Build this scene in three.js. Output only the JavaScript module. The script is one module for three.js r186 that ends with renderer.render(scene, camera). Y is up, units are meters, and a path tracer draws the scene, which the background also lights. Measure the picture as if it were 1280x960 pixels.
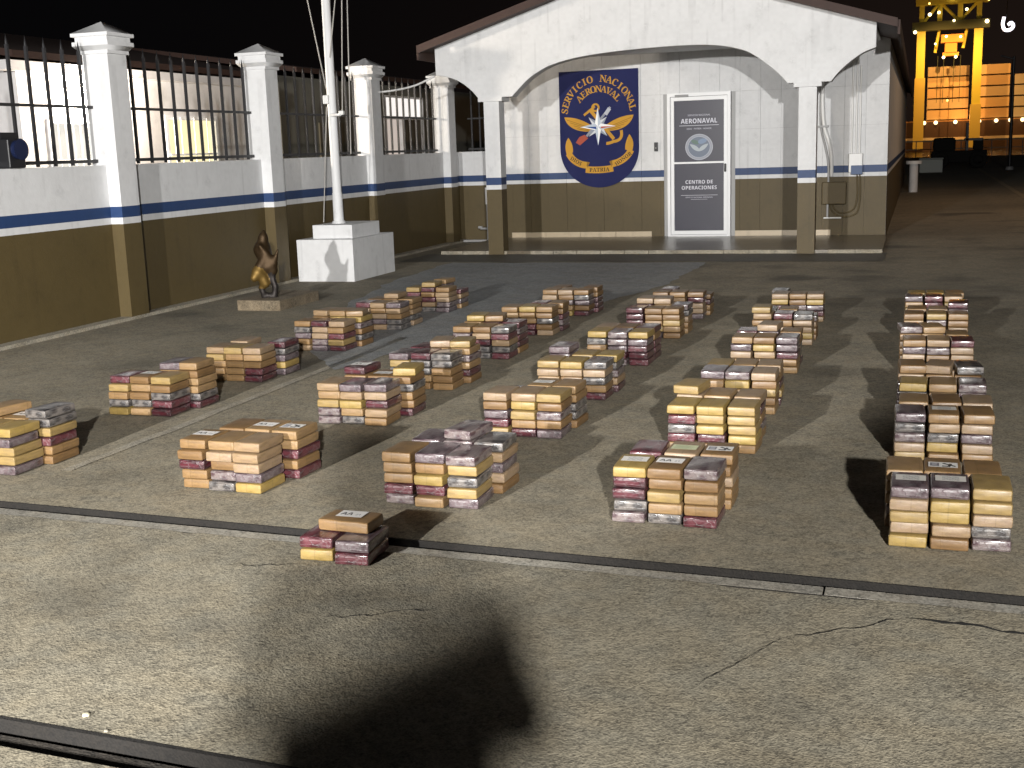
import * as THREE from 'three';
import { RoundedBoxGeometry } from 'three/addons/geometries/RoundedBoxGeometry.js';
import { MarchingCubes } from 'three/addons/objects/MarchingCubes.js';
import { ImprovedNoise } from 'three/addons/math/ImprovedNoise.js';
import { mergeGeometries, mergeVertices } from 'three/addons/utils/BufferGeometryUtils.js';

// ---------------------------------------------------------------- camera, sky, light, exposure
const scene = new THREE.Scene();
const camera = new THREE.PerspectiveCamera(35.71, 4 / 3, 0.05, 900);
camera.position.set(0, 1.45, 0);
{
  const yaw = -0.3297, pitch = 0.195;
  camera.lookAt(Math.sin(yaw) * Math.cos(pitch), 1.45 - Math.sin(pitch), -Math.cos(yaw) * Math.cos(pitch));
  camera.rotateZ(-0.0331);
}
const renderer = new THREE.WebGLRenderer({ antialias: true });
renderer.toneMapping = THREE.LinearToneMapping;
renderer.toneMappingExposure = 1.0;
renderer.shadowMap.enabled = true;

// night sky: almost black, with the brown glow of the port on the low air above it
{
  const w = 256, h = 128, d = new Float32Array(w * h * 4);
  for (let j = 0; j < h; j++) for (let i = 0; i < w; i++) {
    const az = ((i + 0.5) / w - 0.5) * 2 * Math.PI, el = ((j + 0.5) / h - 0.5) * Math.PI;
    const dir = [Math.cos(el) * Math.cos(az), Math.sin(el), Math.cos(el) * Math.sin(az)];
    const c = dir[0] * 0.21 + dir[1] * 0.06 + dir[2] * -0.976;
    const glow = Math.exp(-(1 - c) * 9) * Math.exp(-Math.max(0, dir[1]) * 4), k = (j * w + i) * 4;
    d[k] = 0.0016 + 0.013 * glow; d[k + 1] = 0.0016 + 0.0072 * glow; d[k + 2] = 0.0019 + 0.0045 * glow; d[k + 3] = 1;
  }
  const t = new THREE.DataTexture(d, w, h, THREE.RGBAFormat, THREE.FloatType);
  t.mapping = THREE.EquirectangularReflectionMapping; t.magFilter = THREE.LinearFilter; t.needsUpdate = true;
  scene.background = t; scene.environment = t;
}
const moon = new THREE.DirectionalLight(0xdfe6ff, 0.012);
moon.position.set(20, 60, 15); moon.castShadow = true; moon.shadow.camera.left = -30; moon.shadow.camera.right = 30; moon.shadow.camera.top = 30; moon.shadow.camera.bottom = -30; moon.shadow.camera.far = 200;
scene.add(moon);
const FLOOD = [ // the two tripod floodlights behind the photographer: place, aim, candela
  { at: [-3.5, 2.7, 5.0], aim: [-4.7, 0.0, -11], cd: 640, cone: 0.378, soft: 0.14 },
  { at: [2.3, 3.0, 5.2], aim: [-2.2, 0.3, -10], cd: 760, cone: 0.8, soft: 0.7 },
];

// ---------------------------------------------------------------- helpers
const rngOf = (s) => () => { s |= 0; s = (s + 0x6d2b79f5) | 0; let t = Math.imul(s ^ (s >>> 15), 1 | s); t = (t + Math.imul(t ^ (t >>> 7), 61 | t)) ^ t; return ((t ^ (t >>> 14)) >>> 0) / 4294967296; };
const R = rngOf(4711);
const rr = (a, b) => a + (b - a) * R();
const IN = new ImprovedNoise();
const fbm = (x, y, z, o = 4) => { let s = 0, a = 0.5; for (let i = 0; i < o; i++) { s += a * IN.noise(x, y, z); x *= 2.03; y *= 2.03; z += 7.7; a *= 0.5; } return s; };
const taken = new Map();
const numbered = (n) => { const k = taken.get(n) || 0; taken.set(n, k + 1); return k ? `${n}_${String(k).padStart(3, '0')}` : n; };
const shade = (o) => { o.traverse((m) => { if (m.isMesh) { m.castShadow = true; m.receiveShadow = true; } }); return o; };
function thing(name, label, category, pos = [0, 0, 0], group) {
  const o = new THREE.Group(); o.name = numbered(name); o.position.set(...pos); o.userData = { label, category };
  if (group) o.userData.group = group;
  scene.add(o); return o;
}
function struct(name, geo, mat) { const m = new THREE.Mesh(geo, mat); m.name = numbered(name); m.userData = { kind: 'structure' }; scene.add(m); return m; }
function part(name, geo, mat, parent) { const m = new THREE.Mesh(Array.isArray(geo) ? mergeGeometries(geo.map((g) => (g.index ? g.toNonIndexed() : g))) : geo, mat); m.name = name; parent.add(m); return m; }
function oneMesh(name, label, category, geo, mat, group) { const m = part(numbered(name), geo, mat, scene); m.userData = { label, category }; if (group) m.userData.group = group; return m; }
// box from corner to corner, uv in metres
function bx(x0, x1, y0, y1, z0, z1) {
  const g = new THREE.BoxGeometry(Math.abs(x1 - x0), Math.abs(y1 - y0), Math.abs(z1 - z0)); g.translate((x0 + x1) / 2, (y0 + y1) / 2, (z0 + z1) / 2);
  return uvm(g);
}
function uvm(g) { // metre uv from the dominant axis
  const p = g.attributes.position, n = g.attributes.normal, uv = new Float32Array(p.count * 2);
  for (let i = 0; i < p.count; i++) {
    const ax = Math.abs(n.getX(i)), ay = Math.abs(n.getY(i)), az = Math.abs(n.getZ(i));
    const [u, v] = ax > ay && ax > az ? [p.getZ(i), p.getY(i)] : ay > az ? [p.getX(i), p.getZ(i)] : [p.getX(i), p.getY(i)];
    uv[2 * i] = u; uv[2 * i + 1] = v;
  }
  g.setAttribute('uv', new THREE.BufferAttribute(uv, 2)); return g;
}
function rbox(w, h, d, r, x = 0, y = 0, z = 0, seg = 1) { const g = new RoundedBoxGeometry(w, h, d, seg, r); g.translate(x, y, z); return uvm(g); }
function tube(pts, r, seg = 24, rad = 6, closed = false) { return new THREE.TubeGeometry(new THREE.CatmullRomCurve3(pts.map((p) => new THREE.Vector3(...p))), seg, r, rad, closed); }
function rod(a, b, r0, r1 = r0, n = 8) {
  const A = new THREE.Vector3(...a), B = new THREE.Vector3(...b), L = A.distanceTo(B), g = new THREE.CylinderGeometry(r1, r0, L, n);
  g.applyQuaternion(new THREE.Quaternion().setFromUnitVectors(new THREE.Vector3(0, 1, 0), B.clone().sub(A).normalize())); g.translate((a[0] + b[0]) / 2, (a[1] + b[1]) / 2, (a[2] + b[2]) / 2); return g;
}
const lin = (r, g, b) => new THREE.Color().setRGB(r, g, b);
function std(r, g, b, o = {}) { return new THREE.MeshPhysicalMaterial({ color: lin(r, g, b), roughness: 0.8, metalness: 0, ...o }); }
// tiling data texture from f(u, v) -> [r, g, b] (linear 0..1, stored sRGB) or a number
function tex(n, f, colour = true, rep = 1) {
  const d = new Uint8Array(n * n * 4), enc = (v) => { v = Math.min(1, Math.max(0, v)); return 255 * (v <= 0.0031308 ? 12.92 * v : 1.055 * Math.pow(v, 1 / 2.4) - 0.055); };
  for (let j = 0; j < n; j++) for (let i = 0; i < n; i++) {
    const c = f(i / n, j / n), k = (j * n + i) * 4;
    if (colour) { d[k] = enc(c[0]); d[k + 1] = enc(c[1]); d[k + 2] = enc(c[2]); } else d[k] = d[k + 1] = d[k + 2] = 255 * Math.min(1, Math.max(0, c));
    d[k + 3] = 255;
  }
  const t = new THREE.DataTexture(d, n, n); t.wrapS = t.wrapT = THREE.RepeatWrapping; t.magFilter = THREE.LinearFilter; t.minFilter = THREE.LinearMipmapLinearFilter; t.generateMipmaps = true;
  if (colour) t.colorSpace = THREE.SRGBColorSpace; t.repeat.set(rep, rep); t.needsUpdate = true; return t;
}
// value noise that tiles, n cells across
function tileNoise(n, seed) {
  const r = rngOf(seed), g = new Float32Array(n * n).map(() => r());
  return (u, v) => { const x = u * n, y = v * n, i = Math.floor(x), j = Math.floor(y), a = x - i, b = y - j, s = a * a * (3 - 2 * a), t = b * b * (3 - 2 * b), q = (p, o) => g[(((o % n) + n) % n) * n + (((p % n) + n) % n)]; return (q(i, j) * (1 - s) + q(i + 1, j) * s) * (1 - t) + (q(i, j + 1) * (1 - s) + q(i + 1, j + 1) * s) * t; };
}
const N8 = tileNoise(8, 1), N21 = tileNoise(21, 2), N60 = tileNoise(60, 3), N160 = tileNoise(160, 4), N400 = tileNoise(400, 5), N700 = tileNoise(700, 6);

// ---------------------------------------------------------------- materials
const concreteMap = tex(1024, (u, v) => {
  let k = 0.72 + 0.16 * (N8(u, v) - 0.5) + 0.14 * (N21(u, v) - 0.5) + 0.18 * (N60(u, v) - 0.5) + 0.36 * (N160(u, v) - 0.5) + 0.55 * (N400(u, v) - 0.5);
  const st = N400(v, u); if (st > 0.86) k += (st - 0.86) * 3.2; if (st < 0.1) k -= (0.1 - st) * 3.5;
  k = Math.max(0.12, k); const w = 0.05 * (N21(v, u) - 0.5);
  return [k * (1 + w), k, k * (1 - w * 1.5)];
});
const concreteBump = tex(1024, (u, v) => 0.5 + 0.35 * (N160(u, v) - 0.5) + 0.55 * (N400(u, v) - 0.5) + 0.2 * (N60(u, v) - 0.5), false);
const plasterMap = tex(512, (u, v) => { const dr = Math.max(0, N60(u, v * 0.09) - 0.7) * 0.45 * N8(v, u), sc = Math.max(0, N21(u, v) - 0.7) * N160(u, v) * 0.5, k = 0.95 + 0.07 * (N8(u, v) - 0.5) + 0.06 * (N60(u, v) - 0.5) - dr - sc; return [k, k * 0.995, k * 0.985]; });
const plasterBump = tex(512, (u, v) => 0.5 + 0.4 * (N160(u, v) - 0.5) + 0.4 * (N60(u, v) - 0.5), false);
const rep = (t, s) => { const c = t.clone(); c.repeat.set(s, s); c.needsUpdate = true; return c; };
const cMap = rep(concreteMap, 1 / 1.6), cBump = rep(concreteBump, 1 / 1.6), pMap = rep(plasterMap, 1 / 2.3), pBump = rep(plasterBump, 1 / 1.1);
const M = {
  apron: std(0.305, 0.27, 0.198, { map: cMap, bumpMap: cBump, bumpScale: 0.0016, roughness: 0.92, vertexColors: true }),
  track: std(0.308, 0.277, 0.207, { map: cMap, bumpMap: cBump, bumpScale: 0.0026, roughness: 0.95, vertexColors: true }),
  patch: std(0.32, 0.33, 0.33, { map: cMap, bumpMap: cBump, bumpScale: 0.0015, roughness: 0.7 }),
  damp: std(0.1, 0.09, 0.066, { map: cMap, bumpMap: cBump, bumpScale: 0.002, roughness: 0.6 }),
  pale: std(0.4, 0.36, 0.28, { map: cMap, bumpMap: cBump, bumpScale: 0.003, roughness: 0.95 }),
  white: std(0.7, 0.71, 0.725, { map: pMap, bumpMap: pBump, bumpScale: 0.0012, roughness: 0.62 }),
  olive: std(0.096, 0.069, 0.025, { map: pMap, bumpMap: pBump, bumpScale: 0.0012, roughness: 0.6 }),
  blue: std(0.018, 0.05, 0.15, { map: pMap, bumpMap: pBump, bumpScale: 0.001, roughness: 0.55 }),
  iron: std(0.02, 0.02, 0.022, { roughness: 0.5 }),
  steel: std(0.38, 0.355, 0.3, { map: cMap, roughness: 0.7 }),
  rust: std(0.05, 0.042, 0.033, { map: cMap, bumpMap: cBump, bumpScale: 0.004, roughness: 0.85, metalness: 0.1 }),
  grease: std(0.011, 0.009, 0.007, { map: cMap, bumpMap: cBump, bumpScale: 0.003, roughness: 0.9 }),
  dark: std(0.012, 0.011, 0.01, { roughness: 0.9 }),
  roof: std(0.045, 0.022, 0.016, { map: pMap, roughness: 0.7 }),
  soffit: std(0.7, 0.71, 0.725, { map: pMap, roughness: 0.8 }),
  tile: std(0.56, 0.46, 0.32, { map: pMap, roughness: 0.4 }),
  slab: std(0.2, 0.165, 0.115, { map: cMap, bumpMap: cBump, bumpScale: 0.001, roughness: 0.28 }),
  door: std(0.84, 0.85, 0.86, { roughness: 0.35, clearcoat: 0.3 }),
  plastic: std(0.75, 0.75, 0.74, { roughness: 0.45 }),
  grey: std(0.3, 0.3, 0.3, { roughness: 0.5 }),
  black: std(0.012, 0.012, 0.014, { roughness: 0.45 }),
  rope: std(0.35, 0.34, 0.32, { roughness: 0.9 }),
  bronze: new THREE.MeshPhysicalMaterial({ vertexColors: true, roughness: 0.55, metalness: 0.7 }),
  stone: std(0.24, 0.19, 0.125, { map: cMap, bumpMap: cBump, bumpScale: 0.004, roughness: 0.95 }),
};

// ---------------------------------------------------------------- the ground
const zr1 = (x) => -3.885 + 0.0375 * (x + 1.2) + 0.0015 * Math.sin(x * 3), zr2 = (x) => -2.3 + 0.0375 * (x + 1.9);
const G1 = 0.078, RAIL = 0.07, CR = 0.012;                                                  // groove, rail head, crack
function sheet(xs, zA, zB, nz, y, tintAt, skirt = true) {                                // zA far edge, zB near edge, functions of x
  const nx = xs.length, pos = [], uv = [], col = [], idx = [];
  const put = (x, yy, z) => { pos.push(x, yy, z); uv.push(x, z); const t = tintAt ? tintAt(x, z) : 1; col.push(t, t * 0.99, t * 0.965); return pos.length / 3 - 1; };
  for (let j = 0; j <= nz; j++) for (let i = 0; i < nx; i++) { const t = j / nz; put(xs[i], y, zA(xs[i]) * (1 - t) + zB(xs[i]) * t); }
  for (let j = 0; j < nz; j++) for (let i = 0; i < nx - 1; i++) { const a = j * nx + i, b = a + 1, c = a + nx, d = c + 1; idx.push(a, c, b, b, c, d); }
  if (skirt) for (const z of [zA, zB]) for (let i = 0; i < nx - 1; i++) { const a = put(xs[i], y, z(xs[i])), b = put(xs[i + 1], y, z(xs[i + 1])), c = put(xs[i], y - 0.07, z(xs[i])), d = put(xs[i + 1], y - 0.07, z(xs[i + 1])); z === zA ? idx.push(a, b, c, b, d, c) : idx.push(a, c, b, b, c, d); }
  const g = new THREE.BufferGeometry(); g.setAttribute('position', new THREE.Float32BufferAttribute(pos, 3)); g.setAttribute('uv', new THREE.Float32BufferAttribute(uv, 2)); g.setAttribute('color', new THREE.Float32BufferAttribute(col, 3)); g.setIndex(idx); g.computeVertexNormals(); return g;
}
const span = (a, b, n) => Array.from({ length: n + 1 }, (_, i) => a + ((b - a) * i) / n);
const stain = (x, z) => { let k = 1 + 0.36 * fbm(x * 0.55, z * 0.3, 3.3, 5) + 0.16 * fbm(x * 2.3, z * 1.7, 9.1, 3); const dk = fbm(x * 0.9 + 4, z * 0.9, 1.7, 3); if (dk < -0.16) k += (dk + 0.16) * 2.2; const oil = IN.noise(x * 1.9 + 11, z * 1.5, 4.4); if (oil > 0.42) k -= (oil - 0.42) * 1.6 * (0.6 + 0.8 * Math.abs(IN.noise(x * 9, z * 9, 1))); return Math.max(0.45, k); };
const ragged = (f, s, a) => (x) => f(x) + a * fbm(x * 6, s, 0.3, 3) + (IN.noise(x * 1.3, s, 5) > 0.28 ? a * 1.3 : 0);
struct('concrete_apron', sheet(span(-9, 9, 130), () => -24, (x) => zr1(x) - G1, 150, 0, stain), M.apron);
struct('apron_ground', sheet([...span(-60, 60, 60)], () => -84, () => -24.0, 30, 0, stain, false), M.apron);
struct('apron_ground', sheet(span(-60, -9, 10), () => -24, () => 30, 20, 0, stain, false), M.apron);
struct('apron_ground', sheet(span(9, 60, 10), () => -24, () => 30, 20, 0, stain, false), M.apron);
struct('concrete_track_slab', sheet(span(-9, 9, 260), ragged((x) => zr1(x) + RAIL + CR, 2.2, 0.012), (x) => zr2(x) - 0.046, 24, 0.002, stain), M.track);
struct('concrete_apron', sheet(span(-9, 9, 160), (x) => zr2(x) + 0.086, () => 30, 60, 0.001, stain), M.track);
struct('rail_bed', sheet(span(-9, 9, 20), (x) => zr1(x) - 0.3, (x) => zr2(x) + 0.4, 8, -0.068, () => 1, false), M.dark);
{ // water of the harbour beyond the quay
  const g = new THREE.PlaneGeometry(900, 700); g.rotateX(-Math.PI / 2); g.translate(0, -2.2, -84 - 349);
  struct('harbour_water', uvm(g), std(0.008, 0.009, 0.01, { roughness: 0.12, bumpMap: rep(plasterBump, 0.05), bumpScale: 0.4 }));
}
function flat(poly, y, mat, name, rag = 0.03) { // an irregular sheet laid on the ground
  const pts = []; for (let i = 0; i < poly.length; i++) { const [a, b] = poly[i], [c, d] = poly[(i + 1) % poly.length], n = Math.max(1, Math.round(Math.hypot(c - a, d - b) / 0.12)); for (let k = 0; k < n; k++) { const t = k / n, x = a + (c - a) * t, z = b + (d - b) * t; pts.push(new THREE.Vector2(x + rag * 3 * fbm(x * 2, z * 2, 2, 3), -(z + rag * 3 * fbm(x * 2, z * 2, 8, 3)))); } }
  const g = new THREE.ShapeGeometry(new THREE.Shape(pts)); g.rotateX(-Math.PI / 2); g.translate(0, y, 0); return struct(name, uvm(g), mat);
}
flat([[-2.4, -14.6], [-2.47, -12.4], [-2.95, -9.4], [-3.5, -8.4], [-3.75, -7.2], [-4.3, -7.9], [-4.95, -9.3], [-5.65, -12.2], [-5.8, -14.6]], 0.004, M.patch, 'grey_cement_patch', 0.05);
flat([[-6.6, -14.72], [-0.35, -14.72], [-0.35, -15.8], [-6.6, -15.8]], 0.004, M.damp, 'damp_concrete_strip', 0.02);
flat([[-3.86, -4.55], [-3.8, -4.55], [-3.8, -8.6], [-3.87, -8.6]], 0.004, M.pale, 'mortar_joint', 0.012);
flat([[2.22, -26], [2.34, -26], [2.42, -60], [2.26, -60]], 0.004, std(0.42, 0.36, 0.24, { map: cMap }), 'painted_line', 0.01);
for (const [x0, z0, x1, z1, w, s] of [[0.0, -3.62, 0.62, -3.55, 0.028, 1], [-0.33, -3.36, 0.0, -3.62, 0.011, 2], [-0.55, -2.95, -0.33, -3.4, 0.009, 3], [-1.75, -3.18, -1.42, -3.36, 0.011, 4], [-2.35, -3.55, -2.05, -3.62, 0.008, 5], [-3.3, -6.2, -2.3, -6.6, 0.004, 6]]) {
  const n = 22, pos = [], idx = []; for (let i = 0; i <= n; i++) { const t = i / n, x = x0 + (x1 - x0) * t, z = z0 + (z1 - z0) * t + 0.06 * fbm(t * 5, s * 3.1, 0, 4), ww = w * (0.35 + 1.1 * Math.abs(IN.noise(t * 9, s, 2))) * Math.min(1, 6 * t, 6 * (1 - t)); pos.push(x, 0.0065, z - ww / 2, x, 0.0065, z + ww / 2); if (i) { const a = 2 * i - 2; idx.push(a, a + 1, a + 2, a + 2, a + 1, a + 3); } }
  const g = new THREE.BufferGeometry(); g.setAttribute('position', new THREE.Float32BufferAttribute(pos, 3)); g.setIndex(idx); g.computeVertexNormals(); struct('concrete_crack', g, M.dark);
}
{ // the two embedded rails
  const along = (f, d0, d1, y0, y1, x0, x1) => { const n = 40, g = new THREE.BoxGeometry(x1 - x0, y1 - y0, d1 - d0, n, 1, 1); g.translate((x0 + x1) / 2, (y0 + y1) / 2, (d0 + d1) / 2); const p = g.attributes.position; for (let i = 0; i < p.count; i++) p.setZ(i, p.getZ(i) + f(p.getX(i))); g.computeVertexNormals(); return uvm(g); };
  const r1 = thing('embedded_rail', 'pale worn steel rail set in concrete beside a dark groove, running past the small pile', 'rail', [0, 0, 0], 'rails sunk in the concrete');
  part('rail_head', along(zr1, 0, RAIL, -0.06, -0.003, -9, -0.255), M.steel, r1);
  part('rail_head', along(zr1, 0, RAIL, -0.06, -0.0025, -0.247, 9), M.steel, r1);
  part('check_strip', along(zr1, -G1, -G1 + 0.009, -0.06, 0.0015, -9, 9), M.grease, r1);
  part('groove_dirt', along(zr1, -G1 + 0.009, 0, -0.066, -0.058, -9, 9), M.grease, r1);
  part('joint_dirt', along(zr1, RAIL, RAIL + 0.045, -0.066, -0.0034, -9, 9), std(0.035, 0.03, 0.024, { roughness: 1 }), r1);
  const r2 = thing('embedded_rail', 'dark rusty rail sunk deep in a groove filled with dirt', 'rail', [0, 0, 0], 'rails sunk in the concrete');
  part('rail_head', along(zr2, 0.0, 0.06, -0.06, -0.024, -9, 9), M.rust, r2);
  part('groove_dirt', along(zr2, 0.06, 0.085, -0.066, -0.03, -9, 9), M.grease, r2);
  part('check_strip', along(zr2, -0.045, -0.03, -0.06, 0.0035, -9, 9), M.grease, r2);
}

// ---------------------------------------------------------------- perimeter wall, pillars, iron fence
const XW = -7.01, PZ = [-6.67, -9.42, -12.17, -14.92, -17.67];
const BANDS = [[0, 0.886, 'olive', 'painted_base'], [0.886, 0.945, 'white', 'white_band'], [0.945, 1.045, 'blue', 'blue_band'], [1.045, 1.42, 'white', 'upper_wall']];
{
  const w = thing('perimeter_wall', 'long low wall painted olive below and white above with a blue stripe', 'wall');
  for (const [a, b, m, n] of BANDS) part(n, bx(XW - 0.2, XW, a - (a ? 0 : 0.08), b, 4, -18.2), M[m], w);
  part('footing_lip', bx(XW + 0.001, XW + 0.13, -0.05, 0.03, 4, -18.2), M.pale, w);
  const end = thing('short_wall', 'short olive and white wall closing the corner beside the porch', 'wall');
  for (const [a, b, m, n] of BANDS) part(n, bx(XW, -6.42, a - (a ? 0 : 0.08), b, -18.2, -18.38), M[m], end);
}
PZ.forEach((z, k) => {
  const t = thing('wall_pillar', ['white square pillar with moulded cap past the black box on the wall', 'white square pillar with moulded cap between the two brightest fence panels', 'white square pillar with moulded cap just behind the bronze statue', 'white square pillar with moulded cap between flagpole and porch', 'white square pillar with moulded cap at the corner beside the porch'][k], 'pillar', [-7.02, 0, z], 'pillars along the perimeter wall');
  const h = 0.135;
  for (const [a, b, m, n] of [[-0.05, 0.886, 'olive', 'painted_base'], [0.886, 0.945, 'white', 'white_band'], [0.945, 1.045, 'blue', 'blue_band'], [1.045, 2.4, 'white', 'shaft']]) part(n, bx(-h, h, a, b, -h, h), M[m], t);
  const cap = part('cap', [bx(-0.155, 0.155, 2.4, 2.43, -0.155, 0.155), bx(-0.19, 0.19, 2.47, 2.505, -0.19, 0.19), bx(-0.17, 0.17, 2.505, 2.55, -0.17, 0.17), bx(-0.195, 0.195, 2.55, 2.58, -0.195, 0.195)], M.white, t);
  const cove = new THREE.CylinderGeometry(0.19 * Math.SQRT2, 0.155 * Math.SQRT2, 0.04, 4, 1); cove.rotateY(Math.PI / 4); cove.translate(0, 2.45, 0); part('moulding', uvm(cove.toNonIndexed()), M.white, cap);
  const pyr = new THREE.ConeGeometry(0.195 * Math.SQRT2, 0.11, 4, 1); pyr.rotateY(Math.PI / 4); pyr.translate(0, 2.635, 0); part('pyramid_top', uvm(pyr.toNonIndexed()), M.white, cap);
});
function fencePanel(x, z0, z1, label, bars, dirX = false) { // between two pillars; along z, or along x for the corner piece
  const t = thing('iron_fence_panel', label, 'fence', [0, 0, 0], 'black iron fence panels on the wall');
  const at = (s, y) => (dirX ? [s, y, x] : [x, y, s]);
  const slab = (a, b, y0, y1, r) => (dirX ? bx(a, b, y0, y1, x - r, x + r) : bx(x - r, x + r, y0, y1, a, b));
  part('rail', slab(z0, z1, 1.445, 1.475, 0.013), M.iron, t); part('rail', slab(z0, z1, 1.925, 1.95, 0.013), M.iron, t);
  for (let i = 0; i < bars; i++) {
    const s = z0 + ((z1 - z0) * (i + 0.5)) / bars; const [px, , pz] = at(s, 0);
    const tip = new THREE.ConeGeometry(0.016, 0.09, 4); tip.translate(px, 2.465, pz);
    part('bar', [bx(px - 0.012, px + 0.012, 1.425, 2.42, pz - 0.012, pz + 0.012), tip.toNonIndexed()].map((g) => (g.index ? g.toNonIndexed() : g)), M.iron, t);
  }
}
const fenceLabel = ['black spiked iron fence panel with a dark box on its wall', 'black spiked iron fence panel in front of the yellow lit window', 'black spiked iron fence panel crossed by the flagpole', 'black spiked iron fence panel in front of the white lit window'];
for (let i = 0; i < 4; i++) fencePanel(-7.1, PZ[i] - 0.14, PZ[i + 1] + 0.14, fenceLabel[i], 11);
fencePanel(-18.29, -6.86, -6.45, 'narrow black iron fence piece between corner pillar and porch', 3, true);

// ---------------------------------------------------------------- operations building
const ZP = -15.73, ZF = -18.23, XL = -6.42, XR = -0.43, XM = -3.43;
const roofY = (x) => 3.755 - 0.302 * Math.abs(x - XM);
{
  const b = thing('operations_building', 'white building with arched gable porch, blue stripe and olive base', 'building');
  // porch slab with pale edge tiles
  part('porch_slab', bx(-6.4, -0.4, -0.05, 0.045, ZP - 0.06, ZF), M.slab, b);
  for (let i = 0; i < 18; i++) { const x = -6.39 + i * 0.333; if (Math.abs(x + 5.4) < 0.18 || Math.abs(x + 1.35) < 0.2) continue; part('edge_tile', bx(x, x + 0.325, 0.0, 0.05, ZP - 0.056 + (i % 5 === 3 ? -0.004 : 0), ZP - 0.03), M.pale, b); }
  // arched gable wall
  const top = [[-6.34, roofY(-6.34) - 0.06], [XM, roofY(XM) - 0.06], [-0.545, roofY(-0.545) - 0.06]];
  const s = new THREE.Shape(); s.moveTo(-6.34, 2.475);
  s.splineThru([[-6.2, 2.45], [-6.06, 2.405], [-5.933, 2.334], [-5.82, 2.24], [-5.735, 2.145]].map((p) => new THREE.Vector2(...p)));
  s.lineTo(-5.25, 2.145);
  s.splineThru([[-5.14, 2.25], [-5.01, 2.363], [-4.85, 2.46], [-4.672, 2.533], [-4.4, 2.595], [-4.12, 2.63], [-3.8, 2.655], [-3.43, 2.672], [-3.0, 2.68], [-2.646, 2.672], [-2.38, 2.64], [-2.14, 2.577], [-1.98, 2.49], [-1.84, 2.385], [-1.7, 2.265], [-1.59, 2.145]].map((p) => new THREE.Vector2(...p)));
  s.lineTo(-1.07, 2.145);
  s.splineThru([[-0.96, 2.27], [-0.822, 2.385], [-0.69, 2.47], [-0.545, 2.525]].map((p) => new THREE.Vector2(...p)));
  for (const p of top.slice().reverse()) s.lineTo(...p);
  const ag = new THREE.ExtrudeGeometry(s, { depth: 0.21, bevelEnabled: true, bevelSize: 0.006, bevelThickness: 0.006, bevelSegments: 1, curveSegments: 40 }); ag.translate(0, 0, ZP - 0.216);
  part('arched_gable', uvm(ag), M.white, b);
  for (const x of [-5.55, -1.345]) { // two porch pillars
    const col = part('porch_pillar', bx(x - 0.11, x + 0.11, -0.05, 0.9, ZP - 0.22, ZP), M.olive, b);
    part('white_band', bx(x - 0.111, x + 0.111, 0.9, 0.962, ZP - 0.221, ZP + 0.001), M.white, col);
    part('blue_band', bx(x - 0.11, x + 0.11, 0.962, 1.062, ZP - 0.22, ZP), M.blue, col);
    part('shaft', bx(x - 0.11, x + 0.11, 1.062, 2.085, ZP - 0.22, ZP), M.white, col);
    part('capital', bx(x - 0.17, x + 0.17, 2.085, 2.142, ZP - 0.28, ZP + 0.05), M.white, col);
  }
  // facade: sheet panels with open seams, band by band
  const holes = [-3.62, -2.66]; const xs = []; for (let x = XL; x < XR - 0.02; x += 0.299) xs.push(x); xs.push(XR);
  part('backing_wall', [bx(XL, holes[0], -0.05, 3.0, ZF - 0.1, ZF - 0.022), bx(holes[1], XR, -0.05, 3.0, ZF - 0.1, ZF - 0.022), bx(holes[0], holes[1], 2.18, 3.0, ZF - 0.1, ZF - 0.022)], std(0.4, 0.4, 0.4), b);
  for (let i = 0; i < xs.length - 1; i++) {
    let a = xs[i] + 0.0012, c = xs[i + 1] - 0.0012; const prev = ZF - (i % 2 ? 0.0 : 0.004);
    const put = (n, y0, y1, m, dz = 0) => { for (const [p, q] of y0 > 2.17 ? [[a, c]] : [[a, Math.min(c, holes[0] - 0.06)], [Math.max(a, holes[1] + 0.06), c]]) if (q - p > 0.02) part(n, bx(p, q, y0, y1, ZF - 0.022, prev + dz), M[m], b); };
    put('base_panel', 0.045, 0.89, 'olive'); put('white_band', 0.891, 0.948, 'white', 0.003); put('blue_band', 0.949, 1.05, 'blue', 0.003); put('wall_panel', 1.051, 1.62, 'white'); put('wall_panel', 1.6225, 2.17, 'white'); put('wall_panel', 2.1725, 2.95, 'white');
  }
  // baseboard tiles
  for (const [x0, x1] of [[-6.15, -3.87], [-2.6, -1.2]]) { const n = Math.round((x1 - x0) / 0.57); for (let i = 0; i < n; i++) part('baseboard_tile', bx(x0 + ((x1 - x0) * i) / n + 0.003, x0 + ((x1 - x0) * (i + 1)) / n - 0.003, 0.046, 0.125, ZF + 0.001, ZF + 0.014 + 0.002 * (i % 3)), M.tile, b); }
  // side and rear walls
  const sideBands = [[-0.05, 0.89, 'olive', 'base_wall'], [0.89, 0.948, 'white', 'white_band'], [0.948, 1.05, 'blue', 'blue_band'], [1.05, 2.78, 'white', 'side_wall']];
  for (const [a, c, m, n] of sideBands) { part(n, bx(XR - 0.12, XR, a, c, ZF - 0.023, -41), M[m], b); part(n, bx(XL, XL + 0.12, a, c, ZF - 0.2, -41), M[m], b); }
  part('rear_wall', bx(XL, XR, -0.05, 3.4, -41, -41.15), M.white, b);
  part('porch_ceiling', bx(-6.32, -0.56, 2.78, 2.81, ZP - 0.22, ZF), M.soffit, b);
  const gs = new THREE.Shape([[XL, 2.7], [XR, 2.7], [XR, roofY(XR) - 0.07], [XM, roofY(XM) - 0.07], [XL, roofY(XL) - 0.07]].map((p) => new THREE.Vector2(...p)));
  const gg = new THREE.ExtrudeGeometry(gs, { depth: 0.08, bevelEnabled: false }); gg.translate(0, 0, ZF - 0.22); part('inner_gable', uvm(gg), M.white, b);
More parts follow.
